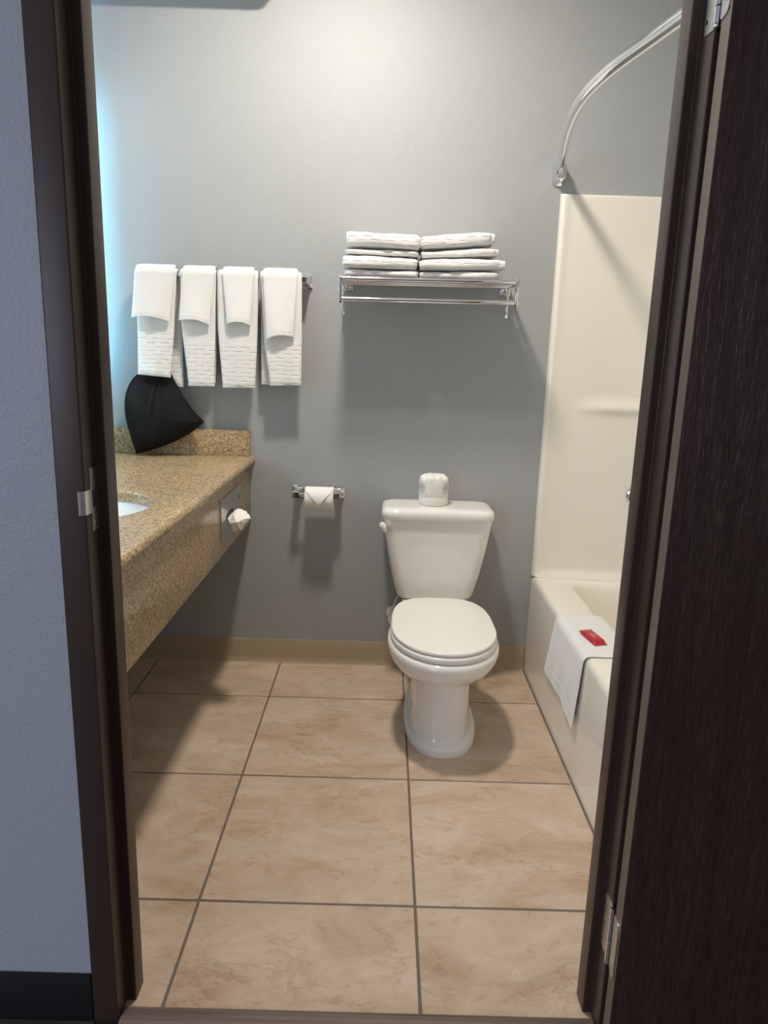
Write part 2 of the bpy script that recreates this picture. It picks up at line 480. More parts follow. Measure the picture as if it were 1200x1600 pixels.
# ------------------------------------------------------------------ door frame
JZ = 2.035
def jamb_poly(s):
    # s=+1: the jamb at the strike side; s=-1: the hinge side
    xs = (-0.120, -0.0735, -0.0555) if s > 0 else (0.894, 0.846, 0.8295)
    return [(xs[0], -0.820), (xs[1], -0.820), (xs[1], -0.7725), (xs[2], -0.7725), (xs[2], -0.729), (xs[1], -0.729), (xs[1], -0.716), (xs[0], -0.716)]
frame = bpy.data.objects.new('trim_1', None); COL.objects.link(frame); struct(frame)
for s in (1, -1):
    v, f = extrude_poly_vf(bevel_poly(jamb_poly(s), 0.0032, 4), 'z', 0.0 if s < 0 else 0.0, JZ + 0.05)
    mk('jamb', v, f, 'frame', frame, sharp=25)
hp = [(-0.820, JZ + 0.05), (-0.820, JZ), (-0.7725, JZ), (-0.7725, JZ - 0.0165), (-0.729, JZ - 0.0165), (-0.729, JZ), (-0.716, JZ), (-0.716, JZ + 0.05)]
v, f = extrude_poly_vf(bevel_poly(hp, 0.0022, 3), 'x', -0.0735, 0.846)
mk('head_jamb', v, f, 'frame', frame, sharp=25)
# strike plate with its curled lip
sx = -0.0733
v, f = join_vf(box_vf((sx - 0.0005, -0.800, 0.965), (sx + 0.0014, -0.7755, 1.070), 0.0006, 1))
sp = mk('strike_plate', v, f, 'steel', frame)
rings = []
for (px_, py_, nx_, ny_) in [(sx + 0.0012, -0.799, 1, 0), (sx + 0.0012, -0.812, 1, 0), (sx + 0.0012, -0.819, 1, 0), (sx + 0.0004, -0.8225, 0.85, -0.5), (sx - 0.0020, -0.8250, 0.5, -0.85), (sx - 0.0055, -0.8262, 0.2, -0.98), (sx - 0.0090, -0.8265, 0, -1)]:
    rings.append([(px_ - 0.0007 * nx_, py_ - 0.0007 * ny_, 0.997), (px_ + 0.0007 * nx_, py_ + 0.0007 * ny_, 0.997), (px_ + 0.0007 * nx_, py_ + 0.0007 * ny_, 1.036), (px_ - 0.0007 * nx_, py_ - 0.0007 * ny_, 1.036)])
v, f = loft_vf(rings); mk('lip', v, f, 'steel', sp)
for zz in (0.976, 1.059):
    v, f = lathe_vf((sx + 0.001, -0.788, zz), (1, 0, 0), [(0, 0.0042), (0.001, 0.0035), (0.0011, 0.001)], 12); mk('screw', v, f, 'chrome', sp)
box('latch_hole', (sx + 0.0008, -0.796, 1.004), (sx + 0.0016, -0.781, 1.033), 'dark', sp)

# ------------------------------------------------------------------ the open door leaf (swung almost flat against the hall wall)
TH = math.radians(172.0)
pin = Vector((0.8445, -0.831, 0))
def dr(p):  # closed-door coordinates relative to the pin -> world
    x, y = p[0], p[1]
    return Vector((pin.x + x * math.cos(TH) - y * math.sin(TH), pin.y + x * math.sin(TH) + y * math.cos(TH), p[2]))
door = bpy.data.objects.new('door_1', None); COL.objects.link(door); struct(door); door.location = (pin.x, pin.y, 0)
v, f = box_vf((-0.914, 0.0115, 0.012), (-0.003, 0.0555, 2.030), 0.0012, 1)
mk('leaf', [dr(p) for p in v], f, 'door', door, sharp=30)
v, f = box_vf((-0.0034, 0.0118, 0.0125), (-0.0022, 0.0552, 2.0295))
mk('hinge_edge', [dr(p) for p in v], f, 'doorworn', door, smooth=False)
for z0 in (0.180, 1.720):
    z1 = z0 + 0.1145
    # leaf on the door edge
    bp = bevel_poly([(0.0085, z0), (0.046, z0), (0.046, z1), (0.0085, z1)], 0.011, 4)
    vv, ff = loft_vf([[(-0.0022, y, z) for y, z in bp], [(-0.0003, y, z) for y, z in bp]])
    h = mk('hinge', [dr(p) for p in vv], ff, 'steel', door)
    # leaf on the jamb
    bp = bevel_poly([(-0.829, z0), (-0.786, z0), (-0.786, z1), (-0.829, z1)], 0.011, 4)
    vv, ff = loft_vf([[(0.8464, y, z) for y, z in bp], [(0.8447, y, z) for y, z in bp]])
    mk('jamb_leaf', vv, ff, 'steel', h)
    for k in range(5):
        a, c = z0 + k * (z1 - z0) / 5 + 0.0004, z0 + (k + 1) * (z1 - z0) / 5 - 0.0004
        v, f = lathe_vf((pin.x, pin.y, a), (0, 0, 1), [(0, 0.0052), (0.0006, 0.0058), (c - a - 0.0006, 0.0058), (c - a, 0.0052)], 16)
        mk('knuckle', v, f, 'chrome', h)
    v, f = lathe_vf((pin.x, pin.y, z0 - 0.004), (0, 0, 1), [(0, 0.002), (0.001, 0.0048), (0.0042, 0.005)], 16); mk('pin_tip', v, f, 'chrome', h)
    for zz in (z0 + 0.018, z0 + 0.057, z0 + 0.096):
        v, f = lathe_vf((-0.0004, 0.033, zz), (1, 0, 0), [(0, 0.004), (0.0007, 0.0035), (0.0008, 0.001)], 10)
        mk('screw', [dr(p) for p in v], f, 'chrome', h)
        v, f = lathe_vf((0.8448, -0.795, zz), (-1, 0, 0), [(0, 0.004), (0.0007, 0.0035), (0.0008, 0.001)], 10)
        mk('screw', v, f, 'chrome', h)
# lever handle near the free edge
v, f = lathe_vf((-0.846, 0.0555, 1.0), (0, 1, 0), [(0, 0.032), (0.008, 0.030), (0.009, 0.011), (0.045, 0.011)], 24)
hd = mk('door_handle', [dr(p) for p in v], f, 'steel', door)
v, f = tube_vf([(-0.850, 0.1, 1.0), (-0.80, 0.102, 1.0), (-0.735, 0.098, 0.998)], [0.010, 0.009, 0.007], 12)
mk('lever', [dr(p) for p in v], f, 'steel', hd)

# ================================================================== ASSUMED CEILING LAMP, unseen, placed from the shadows
cl = thing('assumed_ceiling_light', CEIL_LIGHT_POS, 'assumed round flush ceiling lamp shining warm light over the bathroom', 'lamp')
cx, cy, cz = CEIL_LIGHT_POS
v, f = lathe_vf((cx, cy, cz - 0.020), (0, 0, -1), [(0, 0.095), (0.002, 0.094), (0.005, 0.087), (0.008, 0.071), (0.010, 0.047), (0.011, 0.022), (0.0112, 0.002)], 40, False, True)
mk('lamp_dome', v, f, 'lamp', cl)
v, f = lathe_vf((cx, cy, cz - 0.0005), (0, 0, -1), [(0, 0.115), (0.016, 0.115), (0.020, 0.110), (0.0205, 0.094)], 40)
mk('lamp_base', v, f, 'ceiling', cl)

# ================================================================== ASSUMED BACKLIT MIRROR over the vanity, unseen, placed from its glow
mr = thing('assumed_wall_mirror', (XL, 0.0, 1.05), 'assumed frameless backlit mirror on the wall above the granite vanity', 'mirror')
MX = -0.660
MY0, MY1, MZ0, MZ1 = -0.62, 0.700, 1.08, 2.19
box('mirror_glass', (MX - 0.005, MY0, MZ0), (MX, MY1, MZ1), 'mirror', mr)
box('back_box', (XL + 0.001, MY0 + 0.06, MZ0 + 0.06), (MX - 0.0055, MY1 - 0.032, MZ1 - 0.06), 'ceiling', mr)
for lo, hi in (((XL + 0.010, MY1 - 0.0318, MZ0 + 0.07), (MX - 0.008, MY1 - 0.028, MZ1 - 0.06)),
               ((XL + 0.010, MY0 + 0.07, MZ1 - 0.0598), (MX - 0.008, MY1 - 0.06, MZ1 - 0.056)),
               ((XL + 0.010, MY0 + 0.07, MZ0 + 0.056), (MX - 0.008, MY1 - 0.06, MZ0 + 0.0598))):
    box('led_strip', lo, hi, 'led', mr)

for lo, hi in (((MX, MY0 + 0.05, MZ0 + 0.04), (MX + 0.0006, MY1 - 0.05, MZ0 + 0.065)), ((MX, MY0 + 0.05, MZ1 - 0.065), (MX + 0.0006, MY1 - 0.05, MZ1 - 0.04)),
               ((MX, MY0 + 0.025, MZ0 + 0.04), (MX + 0.0006, MY0 + 0.05, MZ1 - 0.04)), ((MX, MY1 - 0.05, MZ0 + 0.04), (MX + 0.0006, MY1 - 0.025, MZ1 - 0.04))):
    box('added_frosted_band', lo, hi, 'frosted', mr)  # glowing bands added on the mirror face for cool fill light

# ================================================================== VANITY COUNTER + SINK
XC = -0.1175
van = thing('vanity_counter', (-0.40, 0.05, 0.60), 'speckled tan granite vanity counter with deep front apron', 'counter')
scx, scy, sa, sb = -0.410, -0.150, 0.212, 0.205
X0, X1, Y0, Y1 = XL + 0.0005, -0.0985, YF + 0.006, YB - 0.0005
angs = [2 * PI * k / 192 for k in range(192)]
for xx in (X0, X1):
    for yy in (Y0, Y1): angs.append(math.atan2(yy - scy, xx - scx) % (2 * PI))
angs = sorted(set(round(a, 6) for a in angs))
def rectpt(a, ins, z):
    dx, dy = math.cos(a), math.sin(a)
    t = 1e9
    if dx > 1e-9: t = min(t, (X1 - scx) / dx)
    if dx < -1e-9: t = min(t, (X0 - scx) / dx)
    if dy > 1e-9: t = min(t, (Y1 - scy) / dy)
    if dy < -1e-9: t = min(t, (Y0 - scy) / dy)
    x, y = scx + dx * t, scy + dy * t
    return (min(x, X1 - ins), y, z)
def ell(k, z): return [(scx + (sa + k) * math.cos(a), scy + (sb + k) * math.sin(a), z) for a in angs]
ZT = 0.863
rings = [ell(0, ZT - 0.030), ell(0, ZT - 0.004), ell(0.0035, ZT)]
for k in range(9):
    a = k / 8 * PI
    rings.append([rectpt(a_, 0.016 * (1 - math.sin(a)), ZT - 0.016 * (1 - math.cos(a))) for a_ in angs])
V, F = loft_vf(rings, False, False)
nA = len(angs)
last = (len(rings) - 1) * nA
F += [[last + j, last + (j + 1) % nA, (j + 1) % nA, j] for j in range(nA)]
mk('countertop', V, F, 'granite', van, sharp=40)
box('apron', (XC - 0.020, Y0, 0.601), (XC, Y1, ZT - 0.0315), 'granite', van, r=0.0015)
box('backsplash', (XL + 0.001, YB - 0.0225, ZT + 0.0002), (XC + 0.001, YB - 0.0005, 0.963), 'granite', van, r=0.0018)
box('backsplash', (XL + 0.001, Y0, ZT + 0.0002), (XL + 0.0225, YB - 0.023, 0.963), 'granite', van, r=0.0018)

prof = []
rings = []
for k, (ins, z) in enumerate([(0.022, ZT - 0.031), (0.002, ZT - 0.031), (-0.004, ZT - 0.037), (-0.012, ZT - 0.06), (-0.035, ZT - 0.11), (-0.085, ZT - 0.150), (-0.15, ZT - 0.163), (-0.185, ZT - 0.166)]):
    rings.append([(scx + (sa + ins) * math.cos(a), scy + (sb + ins) * math.sin(a), z) for a in [2 * PI * j / 64 for j in range(64)]])
outer = [[(p[0] + (p[0] - scx) * 0.04, p[1] + (p[1] - scy) * 0.04, p[2] - 0.010) for p in r] for r in rings]
sk = thing('sink', (scx, scy, ZT - 0.18), 'white oval undermount basin set into the granite counter', 'sink')
V, F = loft_vf([outer[0]] + rings, False, True); 
V2, F2 = loft_vf(outer, False, True)
V, F = join_vf((V, F), (V2, F2))
mk('basin', V, F, 'sinkwhite', sk)
v, f = lathe_vf((scx, scy, ZT - 0.1655), (0, 0, 1), [(0, 0.022), (0.002, 0.021), (0.0025, 0.016), (0.001, 0.012)], 24); mk('drain', v, f, 'chrome', sk)

# tissue dispenser in the apron
td = thing('tissue_dispenser', (XC, 0.447, 0.645), 'flat steel tissue dispenser plate set into the granite apron', 'dispenser')
bp = bevel_poly([(0.290, 0.646), (0.606, 0.646), (0.606, 0.790), (0.290, 0.790)], 0.004, 3)
v, f = loft_vf([[(XC + 0.0003, y, z) for y, z in bp], [(XC + 0.0035, y, z) for y, z in bp]]); mk('plate', v, f, 'steel', td, sharp=30)
box('lock', (XC + 0.0034, 0.558, 0.742), (XC + 0.0042, 0.570, 0.756), 'dark', td, r=0.0003)
op = [(0.415 + 0.060 * math.cos(2 * PI * k / 24), 0.718 + 0.016 * math.sin(2 * PI * k / 24)) for k in range(24)]
v, f = loft_vf([[(XC + 0.0034, y, z) for y, z in op], [(XC + 0.0042, y, z) for y, z in op]]); mk('slot', v, f, 'dark', td)
# tissue: a pulled fan of thin paper folds
def cloth_vf(grid, th):
    """grid[i][j] points -> closed thin shell"""
    ni, nj = len(grid), len(grid[0])
    P = [[Vector(p) for p in r] for r in grid]
    Nn = [[None] * nj for _ in range(ni)]
    for i in range(ni):
        for j in range(nj):
            a = P[min(i + 1, ni - 1)][j] - P[max(i - 1, 0)][j]; c = P[i][min(j + 1, nj - 1)] - P[i][max(j - 1, 0)]
            nn = a.cross(c); Nn[i][j] = nn.normalized() if nn.length > 1e-12 else Vector((0, 0, 1))
    V = [P[i][j] + Nn[i][j] * th * 0.5 for i in range(ni) for j in range(nj)] + [P[i][j] - Nn[i][j] * th * 0.5 for i in range(ni) for j in range(nj)]
    o = ni * nj; F = []
    for i in range(ni - 1):
        for j in range(nj - 1):
            q = [i * nj + j, (i + 1) * nj + j, (i + 1) * nj + j + 1, i * nj + j + 1]
            F.append(q); F.append([k + o for k in q[::-1]])
    border = [(i, 0) for i in range(ni)] + [(ni - 1, j) for j in range(1, nj)] + [(i, nj - 1) for i in range(ni - 2, -1, -1)] + [(0, j) for j in range(nj - 2, 0, -1)]
    bi = [i * nj + j for i, j in border]
    for a, c in zip(bi, bi[1:] + bi[:1]): F.append([a, a + o, c + o, c])
    return V, F
P_ = {'s0': (XC + 0.0045, 0.372, 0.712), 's1': (XC + 0.0045, 0.452, 0.716), 'top': (-0.085, 0.405, 0.742), 'top2': (-0.093, 0.372, 0.730), 'll': (-0.098, 0.352, 0.700),
      'fold': (-0.074, 0.318, 0.716), 'tip': (-0.030, 0.350, 0.724), 'tr': (-0.056, 0.404, 0.733), 'br': (-0.060, 0.338, 0.684), 'bot': (-0.090, 0.368, 0.668), 'mid': (-0.078, 0.345, 0.694), 'back': (-0.080, 0.43, 0.705)}
tri = [('s0', 'top2', 'll'), ('s0', 's1', 'top2'), ('s1', 'top', 'top2'), ('top2', 'top', 'fold'), ('ll', 'top2', 'fold'), ('top', 'tr', 'fold'), ('tr', 'tip', 'fold'), ('s1', 'tr', 'top'), ('s1', 'back', 'tr'), ('back', 'tip', 'tr'),
       ('fold', 'tip', 'br'), ('ll', 'fold', 'mid'), ('fold', 'br', 'mid'), ('mid', 'br', 'bot'), ('ll', 'mid', 'bot'), ('back', 'br', 'tip'), ('back', 'bot', 'br'), ('s0', 'll', 'bot'), ('s0', 'bot', 'back'), ('s0', 'back', 's1')]
bm = bmesh.new()
vv = {k: bm.verts.new(p) for k, p in P_.items()}
for t3 in tri:
    try: bm.faces.new([vv[k] for k in t3])
    except ValueError: pass
bmesh.ops.subdivide_edges(bm, edges=list(bm.edges), cuts=3, use_grid_fill=True)
bmesh.ops.subdivide_edges(bm, edges=list(bm.edges), cuts=1, use_grid_fill=True)
for q in bm.verts:
    nn = noise.noise_vector(q.co * 60) * 0.0034 + noise.noise_vector(q.co * 150) * 0.0020
    if q.co.x > XC + 0.008: q.co += nn
bm.verts.index_update()
v = [q.co.copy() for q in bm.verts]; f = [[q.index for q in fc.verts] for fc in bm.faces]; bm.free()
tag(mk('tissue', v, f, 'paper', None, origin=(XC, 0.40, 0.70), sharp=22), 'crumpled white tissue pulled out of the steel plate', 'tissue')

# ================================================================== HANGING TOWELS ON THE BAR
tb = thing('towel_bar', (-0.215, YB, 1.518), 'polished chrome towel bar carrying four pairs of hanging towels', 'towel bar')
BY, BZ = 0.742, 1.524
v, f = tube_vf([(-0.496, BY, BZ), (0.098, BY, BZ)], 0.0085, 16); mk('bar', v, f, 'chrome', tb)
for px_ in (-0.496, 0.1005):
    def sq(h, y): return rrect(px_, BZ - 0.006, h, h * 1.18, 0.002, y, 2)
    rr = [[(p[0], p[2], p[1]) for p in sq(h, y)] for h, y in ((0.021, YB - 0.0005), (0.021, YB - 0.006), (0.017, YB - 0.008), (0.015, YB - 0.016), (0.0135, YB - 0.020), (0.0095, BY + 0.012), (0.0090, BY - 0.008), (0.0075, BY - 0.0095))]
    v, f = loft_vf(rr); mk('post', v, f, 'chrome', tb, sharp=25)

def drape(name, front, back, zf, zb, th, rad, mat, label, cat, group, seed, bow=0.0, curl=0.0, loc_y=BY, topw=None, hem=False):
    """front/back: tables (z, xL, xR), zf=(left,right) bottom heights. Returns a closed draped cloth."""
    nx, nf, nb, na = 28, 44, 30, 10
    rng = random.Random(seed); ph = [rng.uniform(0, 6.28) for _ in range(6)]
    ztop_c = BZ
    grid = []   # rows along path: (center, normal)
    def wav(u, z): return 0.0016 * math.sin(u * 7 + ph[0] + z * 9) + 0.0012 * math.sin(u * 13 + ph[1] - z * 21)
    rowsC = []
    for i in range(nb):          # back flap, bottom -> top
        t = i / nb
        rowsC.append(('b', t))
    for i in range(na + 1): rowsC.append(('a', i / na))
    for i in range(1, nf + 1): rowsC.append(('f', i / nf))
    V = []; R = rad + th / 2
    tot = len(rowsC)
    outer, inner = [], []
    for ri, (kd, t) in enumerate(rowsC):
        ro, rn = [], []
        for j in range(nx + 1):
            u = j / nx
            if kd == 'b':
                zbot = zb[0] + (zb[1] - zb[0]) * u
                z = zbot + (ztop_c - zbot) * t; y = loc_y + R; nrm = Vector((0, 1, 0)); tab = back
                y = min(y + wav(u, z) * (1 - t), YB - th * 0.5 - 0.003)
            elif kd == 'a':
                a = PI * t; z = ztop_c + R * math.sin(a); y = loc_y + R * math.cos(a); nrm = Vector((0, math.cos(a), math.sin(a))); tab = front if t > 0.5 else back
                tab = [(9, front[0][1] * t + back[0][1] * (1 - t), front[0][2] * t + back[0][2] * (1 - t)), (0, 0, 0)]
            else:
                zbot = zf[0] + (zf[1] - zf[0]) * u + curl * math.sin(PI * u)
                z = ztop_c + (zbot - ztop_c) * t; nrm = Vector((0, -1, 0)); tab = front
                y = loc_y - R - bow * t ** 1.6 * (0.45 + 0.55 * math.sin(PI * u)) + wav(u, z) * t
            xl, xr = tab[0][1:] if kd == 'a' else lerp_table(tab, z)
            x = xl + (xr - xl) * u
            e = abs(2 * u - 1)
            hh = th * 0.5 * max(0.12, (1 - e ** 9) ** 0.5)
            if ri == 0 or ri == tot - 1: hh *= 0.35
            elif ri == 1 or ri == tot - 2: hh *= 0.85
            if hem and kd == 'f' and (0.965 > t > 0.935): hh *= 0.50
            c = Vector((x, y, z))
            ro.append(c + nrm * hh); rn.append(c - nrm * hh)
        outer.append(ro); inner.append(rn)
    ni, nj = len(outer), nx + 1
    V = [p for r in outer for p in r] + [p for r in inner for p in r]
    o = ni * nj; F = []
    for i in range(ni - 1):
        for j in range(nj - 1):
            q = [i * nj + j, (i + 1) * nj + j, (i + 1) * nj + j + 1, i * nj + j + 1]
            F.append(q); F.append([k + o for k in q[::-1]])
    bi = [i * nj for i in range(ni)] + [(ni - 1) * nj + j for j in range(1, nj)] + [i * nj + nj - 1 for i in range(ni - 2, -1, -1)] + [j for j in range(nj - 2, 0, -1)]
    for a, c in zip(bi, bi[1:] + bi[:1]): F.append([a, a + o, c + o, c])
    xs = front[0]
    ob = mk(name, V, F, mat, None, origin=((front[0][1] + front[0][2]) / 2, loc_y, zf[0]), sharp=70)
    return tag(ob, label, cat, group)

HG, WG = 'hand towels on the chrome bar', 'washcloths over the hand towels'
hand = [
 ([(1.54, -0.508, -0.357), (1.34, -0.506, -0.372), (1.16, -0.511, -0.391)], [(1.54, -0.505, -0.354), (1.12, -0.500, -0.354)], (1.166, 1.158), (1.145, 1.122), 'white hand towel hanging just above the black drawstring bag'),
 ([(1.54, -0.346, -0.216), (1.35, -0.346, -0.222), (1.13, -0.326, -0.230)], [(1.54, -0.347, -0.218), (1.30, -0.350, -0.225), (1.13, -0.334, -0.235)], (1.130, 1.131), (1.136, 1.140), 'white hand towel second along the bar from the mirror end'),
 ([(1.54, -0.213, -0.065), (1.34, -0.214, -0.069), (1.13, -0.199, -0.079)], [(1.54, -0.210, -0.067), (1.13, -0.190, -0.085)], (1.127, 1.130), (1.15, 1.15), 'white hand towel third along the bar from the mirror end'),
 ([(1.54, -0.057, 0.0915), (1.31, -0.045, 0.0925), (1.14, -0.024, 0.091)], [(1.54, -0.062, 0.088), (1.14, -0.062, 0.080)], (1.139, 1.145), (1.142, 1.142), 'white hand towel hanging at the bar end nearest the toilet'),
]
for k, (fr, bk, zf, zb, lab) in enumerate(hand):
    drape('hand_towel', fr, bk, zf, zb, 0.013, 0.0095, 'dobby_hang', lab, 'towel', HG, 11 + k, bow=0.006, hem=False)
wash = [
 ([(1.56, -0.502, -0.358), (1.36, -0.519, -0.382)], (1.368, 1.357), 'white washcloth draped over the towel above the black bag'),
 ([(1.56, -0.334, -0.215), (1.35, -0.349, -0.238)], (1.362, 1.350), 'white washcloth on the second hand towel from the mirror end'),
 ([(1.56, -0.192, -0.077), (1.35, -0.177, -0.090)], (1.354, 1.352), 'narrow white washcloth folded over the third hand towel'),
 ([(1.56, -0.047, 0.078), (1.31, -0.035, 0.066)], (1.305, 1.316), 'longest white washcloth draped over the towel nearest the toilet'),
]
for k, (fr, zf, lab) in enumerate(wash):
    x0, x1 = fr[0][1], fr[0][2]
    drape('washcloth', fr, [(1.56, x0 + 0.006, x1 - 0.006), (1.40, x0 + 0.012, x1 - 0.012)], zf, (1.42, 1.42), 0.007, 0.0262, 'terry', lab, 'washcloth', WG, 31 + k, bow=0.022, curl=0.010, hem=True)

# ------------------------------------------------------------------ black drawstring bag
out = [(-0.480, 1.188), (-0.505, 1.176), (-0.541, 1.146), (-0.567, 1.094), (-0.574, 1.034), (-0.567, 0.975), (-0.552, 0.915), (-0.538, 0.8665), (-0.479, 0.884), (-0.406, 0.911), (-0.345, 0.943), (-0.306, 0.970), (-0.276, 0.997), (-0.318, 1.042), (-0.352, 1.093), (-0.382, 1.146), (-0.400, 1.178), (-0.440, 1.190)]
pts = []
L = len(out)
for i in range(L):      # densify with Catmull-Rom, keeping the two pointed corners
    p0, p1, p2, p3 = [Vector(out[(i + k - 1) % L]) for k in range(4)]
    if i in (7, 12): p0 = p1
    if (i + 1) % L in (7, 12): p3 = p2
    for k in range(5):
        t = k / 5
        pts.append(0.5 * ((2 * p1) + (p2 - p0) * t + (2 * p0 - 5 * p1 + 4 * p2 - p3) * t * t + (3 * p1 - p0 - 3 * p2 + p3) * t ** 3))
cen = Vector((-0.455, 1.00))
ybag = 0.742
bagring = []
levels = 9
rF, rB = [], []
for li in range(levels):
    k = li / (levels - 1) * 0.985
    hgt = 0.050 * math.sqrt(max(0.0, 1 - (1 - k) ** 2.2))
    row_f, row_b = [], []
    for qi, p in enumerate(pts):
        q = p.lerp(cen, k)
        ang = math.atan2(q.x + 0.44, 1.20 - q.y)
        top = sst(q.y, 1.03, 1.155)
        fade = 1 - sst(q.y, 1.12, 1.16)
        pl = (0.0095 * math.sin(ang * 26 + 0.8 * math.sin(q.y * 40)) * sst(q.y, 0.93, 1.08) + 0.0035 * math.sin(ang * 15 + 1)) * min(1, k * 4) * fade
        sag = 1.0 - 0.80 * top
        row_f.append((q.x, ybag - hgt * sag - pl * 0.8, q.y))
        row_b.append((q.x, min(ybag + hgt * 0.7 * sag, YB - 0.026 if q.y < 0.968 else YB - 0.005), q.y))
    rF.append(row_f); rB.append(row_b)
v, f = loft_vf(list(reversed(rB)) + rF[1:])
bg = mk('drawstring_bag', v, f, 'bag', None, origin=(-0.45, ybag, 0.867), sharp=80)
tag(bg, 'black mesh drawstring bag hanging over the granite counter corner', 'bag')
v, f = join_vf(tube_vf([(-0.45, 0.742, 1.180), (-0.45, 0.743, 1.30), (-0.45, 0.743, 1.512)], 0.002, 8))
mk('drawstring', v, f, 'bag', bg)

# ================================================================== CHROME SHELF RACK
sh = thing('towel_shelf', (0.54, YB, 1.43), 'chrome wall rack with a towel shelf and lower front bar', 'shelf')
SXL, SXR, SYF, SZ = 0.239, 0.841, 0.588, 1.513
for zz, rr_ in ((SZ, 0.0075),):
    v, f = tube_vf([(SXL, SYF, SZ), (SXR, SYF, SZ + 0.004)], 0.0078, 16); mk('front_rail', v, f, 'chrome', sh)
for k, yy in enumerate((0.632, 0.676, 0.720, 0.764)):
    v, f = tube_vf([(SXL, yy, SZ), (SXR, yy, SZ + 0.004)], 0.0052, 12); mk('shelf_rod', v, f, 'chrome', sh)
v, f = tube_vf([(SXL, SYF, 1.446), (SXR, SYF, 1.449)], 0.0082, 16); mk('lower_bar', v, f, 'chrome', sh)
for xx, dz in ((SXL, 0.0), (SXR, 0.004)):
    arm = box('side_arm', (xx - 0.003, SYF - 0.009, SZ - 0.009 + dz), (xx + 0.003, YB - 0.006, SZ + 0.009 + dz), 'chrome', sh, r=0.001)
    box('front_drop', (xx - 0.0048, SYF - 0.011, 1.432 + dz), (xx + 0.0048, SYF + 0.011, SZ + 0.011 + dz), 'chrome', sh, r=0.0015)
    xw = xx + (0.014 if xx == SXL else -0.004)
    box('wall_plate', (xw - 0.018, YB - 0.006, SZ - 0.026), (xw + 0.018, YB - 0.0005, SZ + 0.022), 'chrome', sh, r=0.0018)
    box('wall_block', (xw - 0.012, YB - 0.028, SZ - 0.018 + dz), (xw + 0.012, YB - 0.0055, SZ + 0.012 + dz), 'chrome', sh, r=0.003)
    # coat peg below each arm
    pg = box('peg', (xx - 0.004, 0.775, 1.405 + dz), (xx + 0.004, 0.783, SZ - 0.008 + dz), 'chrome', sh, r=0.001)
    v, f = lathe_vf((xx, 0.779, 1.402 + dz), (0, 0, 1), [(0, 0.003), (0.002, 0.0062), (0.014, 0.0062), (0.016, 0.004)], 16); mk('peg_tip', v, f, 'chrome', pg)

# folded towels, two stacks of four
def folded(name, x0, x1, z0, z1, yf, yb, mat, label, group, seed, tilt=0.0, yaw=0.0, layers=2):
    rng = random.Random(seed); ph = [rng.uniform(0, 6.28) for _ in range(8)]
    H = (z1 - z0) / 2; zc = (z0 + z1) / 2; cx_, cy_ = (x0 + x1) / 2, (yf + yb) / 2
    hx, hy = (x1 - x0) / 2, (yb - yf) / 2
    nsec = 40; nx = 34
    rings = []
    for i in range(nx + 1):
        s = -1 + 2 * i / nx
        # cross-section (y,z) superellipse with pinches between layers at the front and back
        endk = (1 - abs(s) ** 14) ** 0.5 if abs(s) < 1 else 0.0
        ek = 0.84 + 0.16 * endk
        ring = []
        for k in range(nsec):
            a = 2 * PI * k / nsec
            ca, sa_ = math.cos(a), math.sin(a)
            y = hy * math.copysign(abs(ca) ** 0.36, ca); z = H * math.copysign(abs(sa_) ** 0.50, sa_)
            x = s * hx
            wob = 0.0020 * math.sin(3.1 * s + ph[0] + 1.5 * sa_) + 0.0010 * math.sin(8 * s + ph[1]) + 0.0006 * math.sin(15 * s + ph[2])
            y2 = y * ek + wob * 1.3 + 0.004 * math.sin(2.2 * s + ph[3])
            z2 = z * ek + wob * 0.8 * (0.4 if sa_ < 0 else 1.0) 
            x2 = x + 0.0025 * math.sin(2.5 * a + ph[4]) * abs(s) ** 6
            ring.append((x2, y2, z2))
        rings.append(ring)
    V, F = loft_vf(rings)
    out = []
    for p in V:
        x, y, z = p
        z += tilt * x; xx = x * math.cos(yaw) - y * math.sin(yaw); yy_ = x * math.sin(yaw) + y * math.cos(yaw)
        out.append((cx_ + xx, cy_ + yy_, zc + z))
    ob = mk(name, out, F, mat, None, origin=(cx_, cy_, z0), sharp=75)
    return tag(ob, label, 'towel', group)

G = 'folded towels on the chrome rack'
zb_ = SZ + 0.0082
TW = [
 (0.252, 0.503, zb_, zb_ + 0.024, 0.583, 0.790, 'terry', 'thin white folded towel at the bottom, above the toilet paper holder', 0.0, 0.0),
 (0.244, 0.498, zb_ + 0.0255, zb_ + 0.067, 0.576, 0.790, 'dobby', 'thick folded towel third from top in the stack over the paper holder', -0.012, 0.0),
 (0.252, 0.500, zb_ + 0.0695, zb_ + 0.089, 0.586, 0.788, 'terry', 'thin folded towel second from top in the stack over the paper holder', -0.015, 0.01),
 (0.256, 0.504, zb_ + 0.0925, zb_ + 0.144, 0.578, 0.788, 'dobby', 'thick folded towel topping the stack over the paper holder', -0.025, 0.0),
 (0.508, 0.776, zb_ + 0.001, zb_ + 0.026, 0.584, 0.790, 'terry', 'thin white folded towel at the bottom of the stack nearest the bathtub', 0.010, 0.0),
 (0.506, 0.786, zb_ + 0.0295, zb_ + 0.067, 0.576, 0.790, 'dobby', 'thick folded towel third from top in the stack nearest the bathtub', 0.028, 0.0),
 (0.512, 0.768, zb_ + 0.0715, zb_ + 0.098, 0.586, 0.788, 'terry', 'thin folded towel second from top in the stack nearest the bathtub', 0.060, -0.02),
 (0.508, 0.745, zb_ + 0.1020, zb_ + 0.148, 0.578, 0.788, 'dobby', 'thick tilted folded towel topping the stack nearest the bathtub', 0.085, 0.01),
]
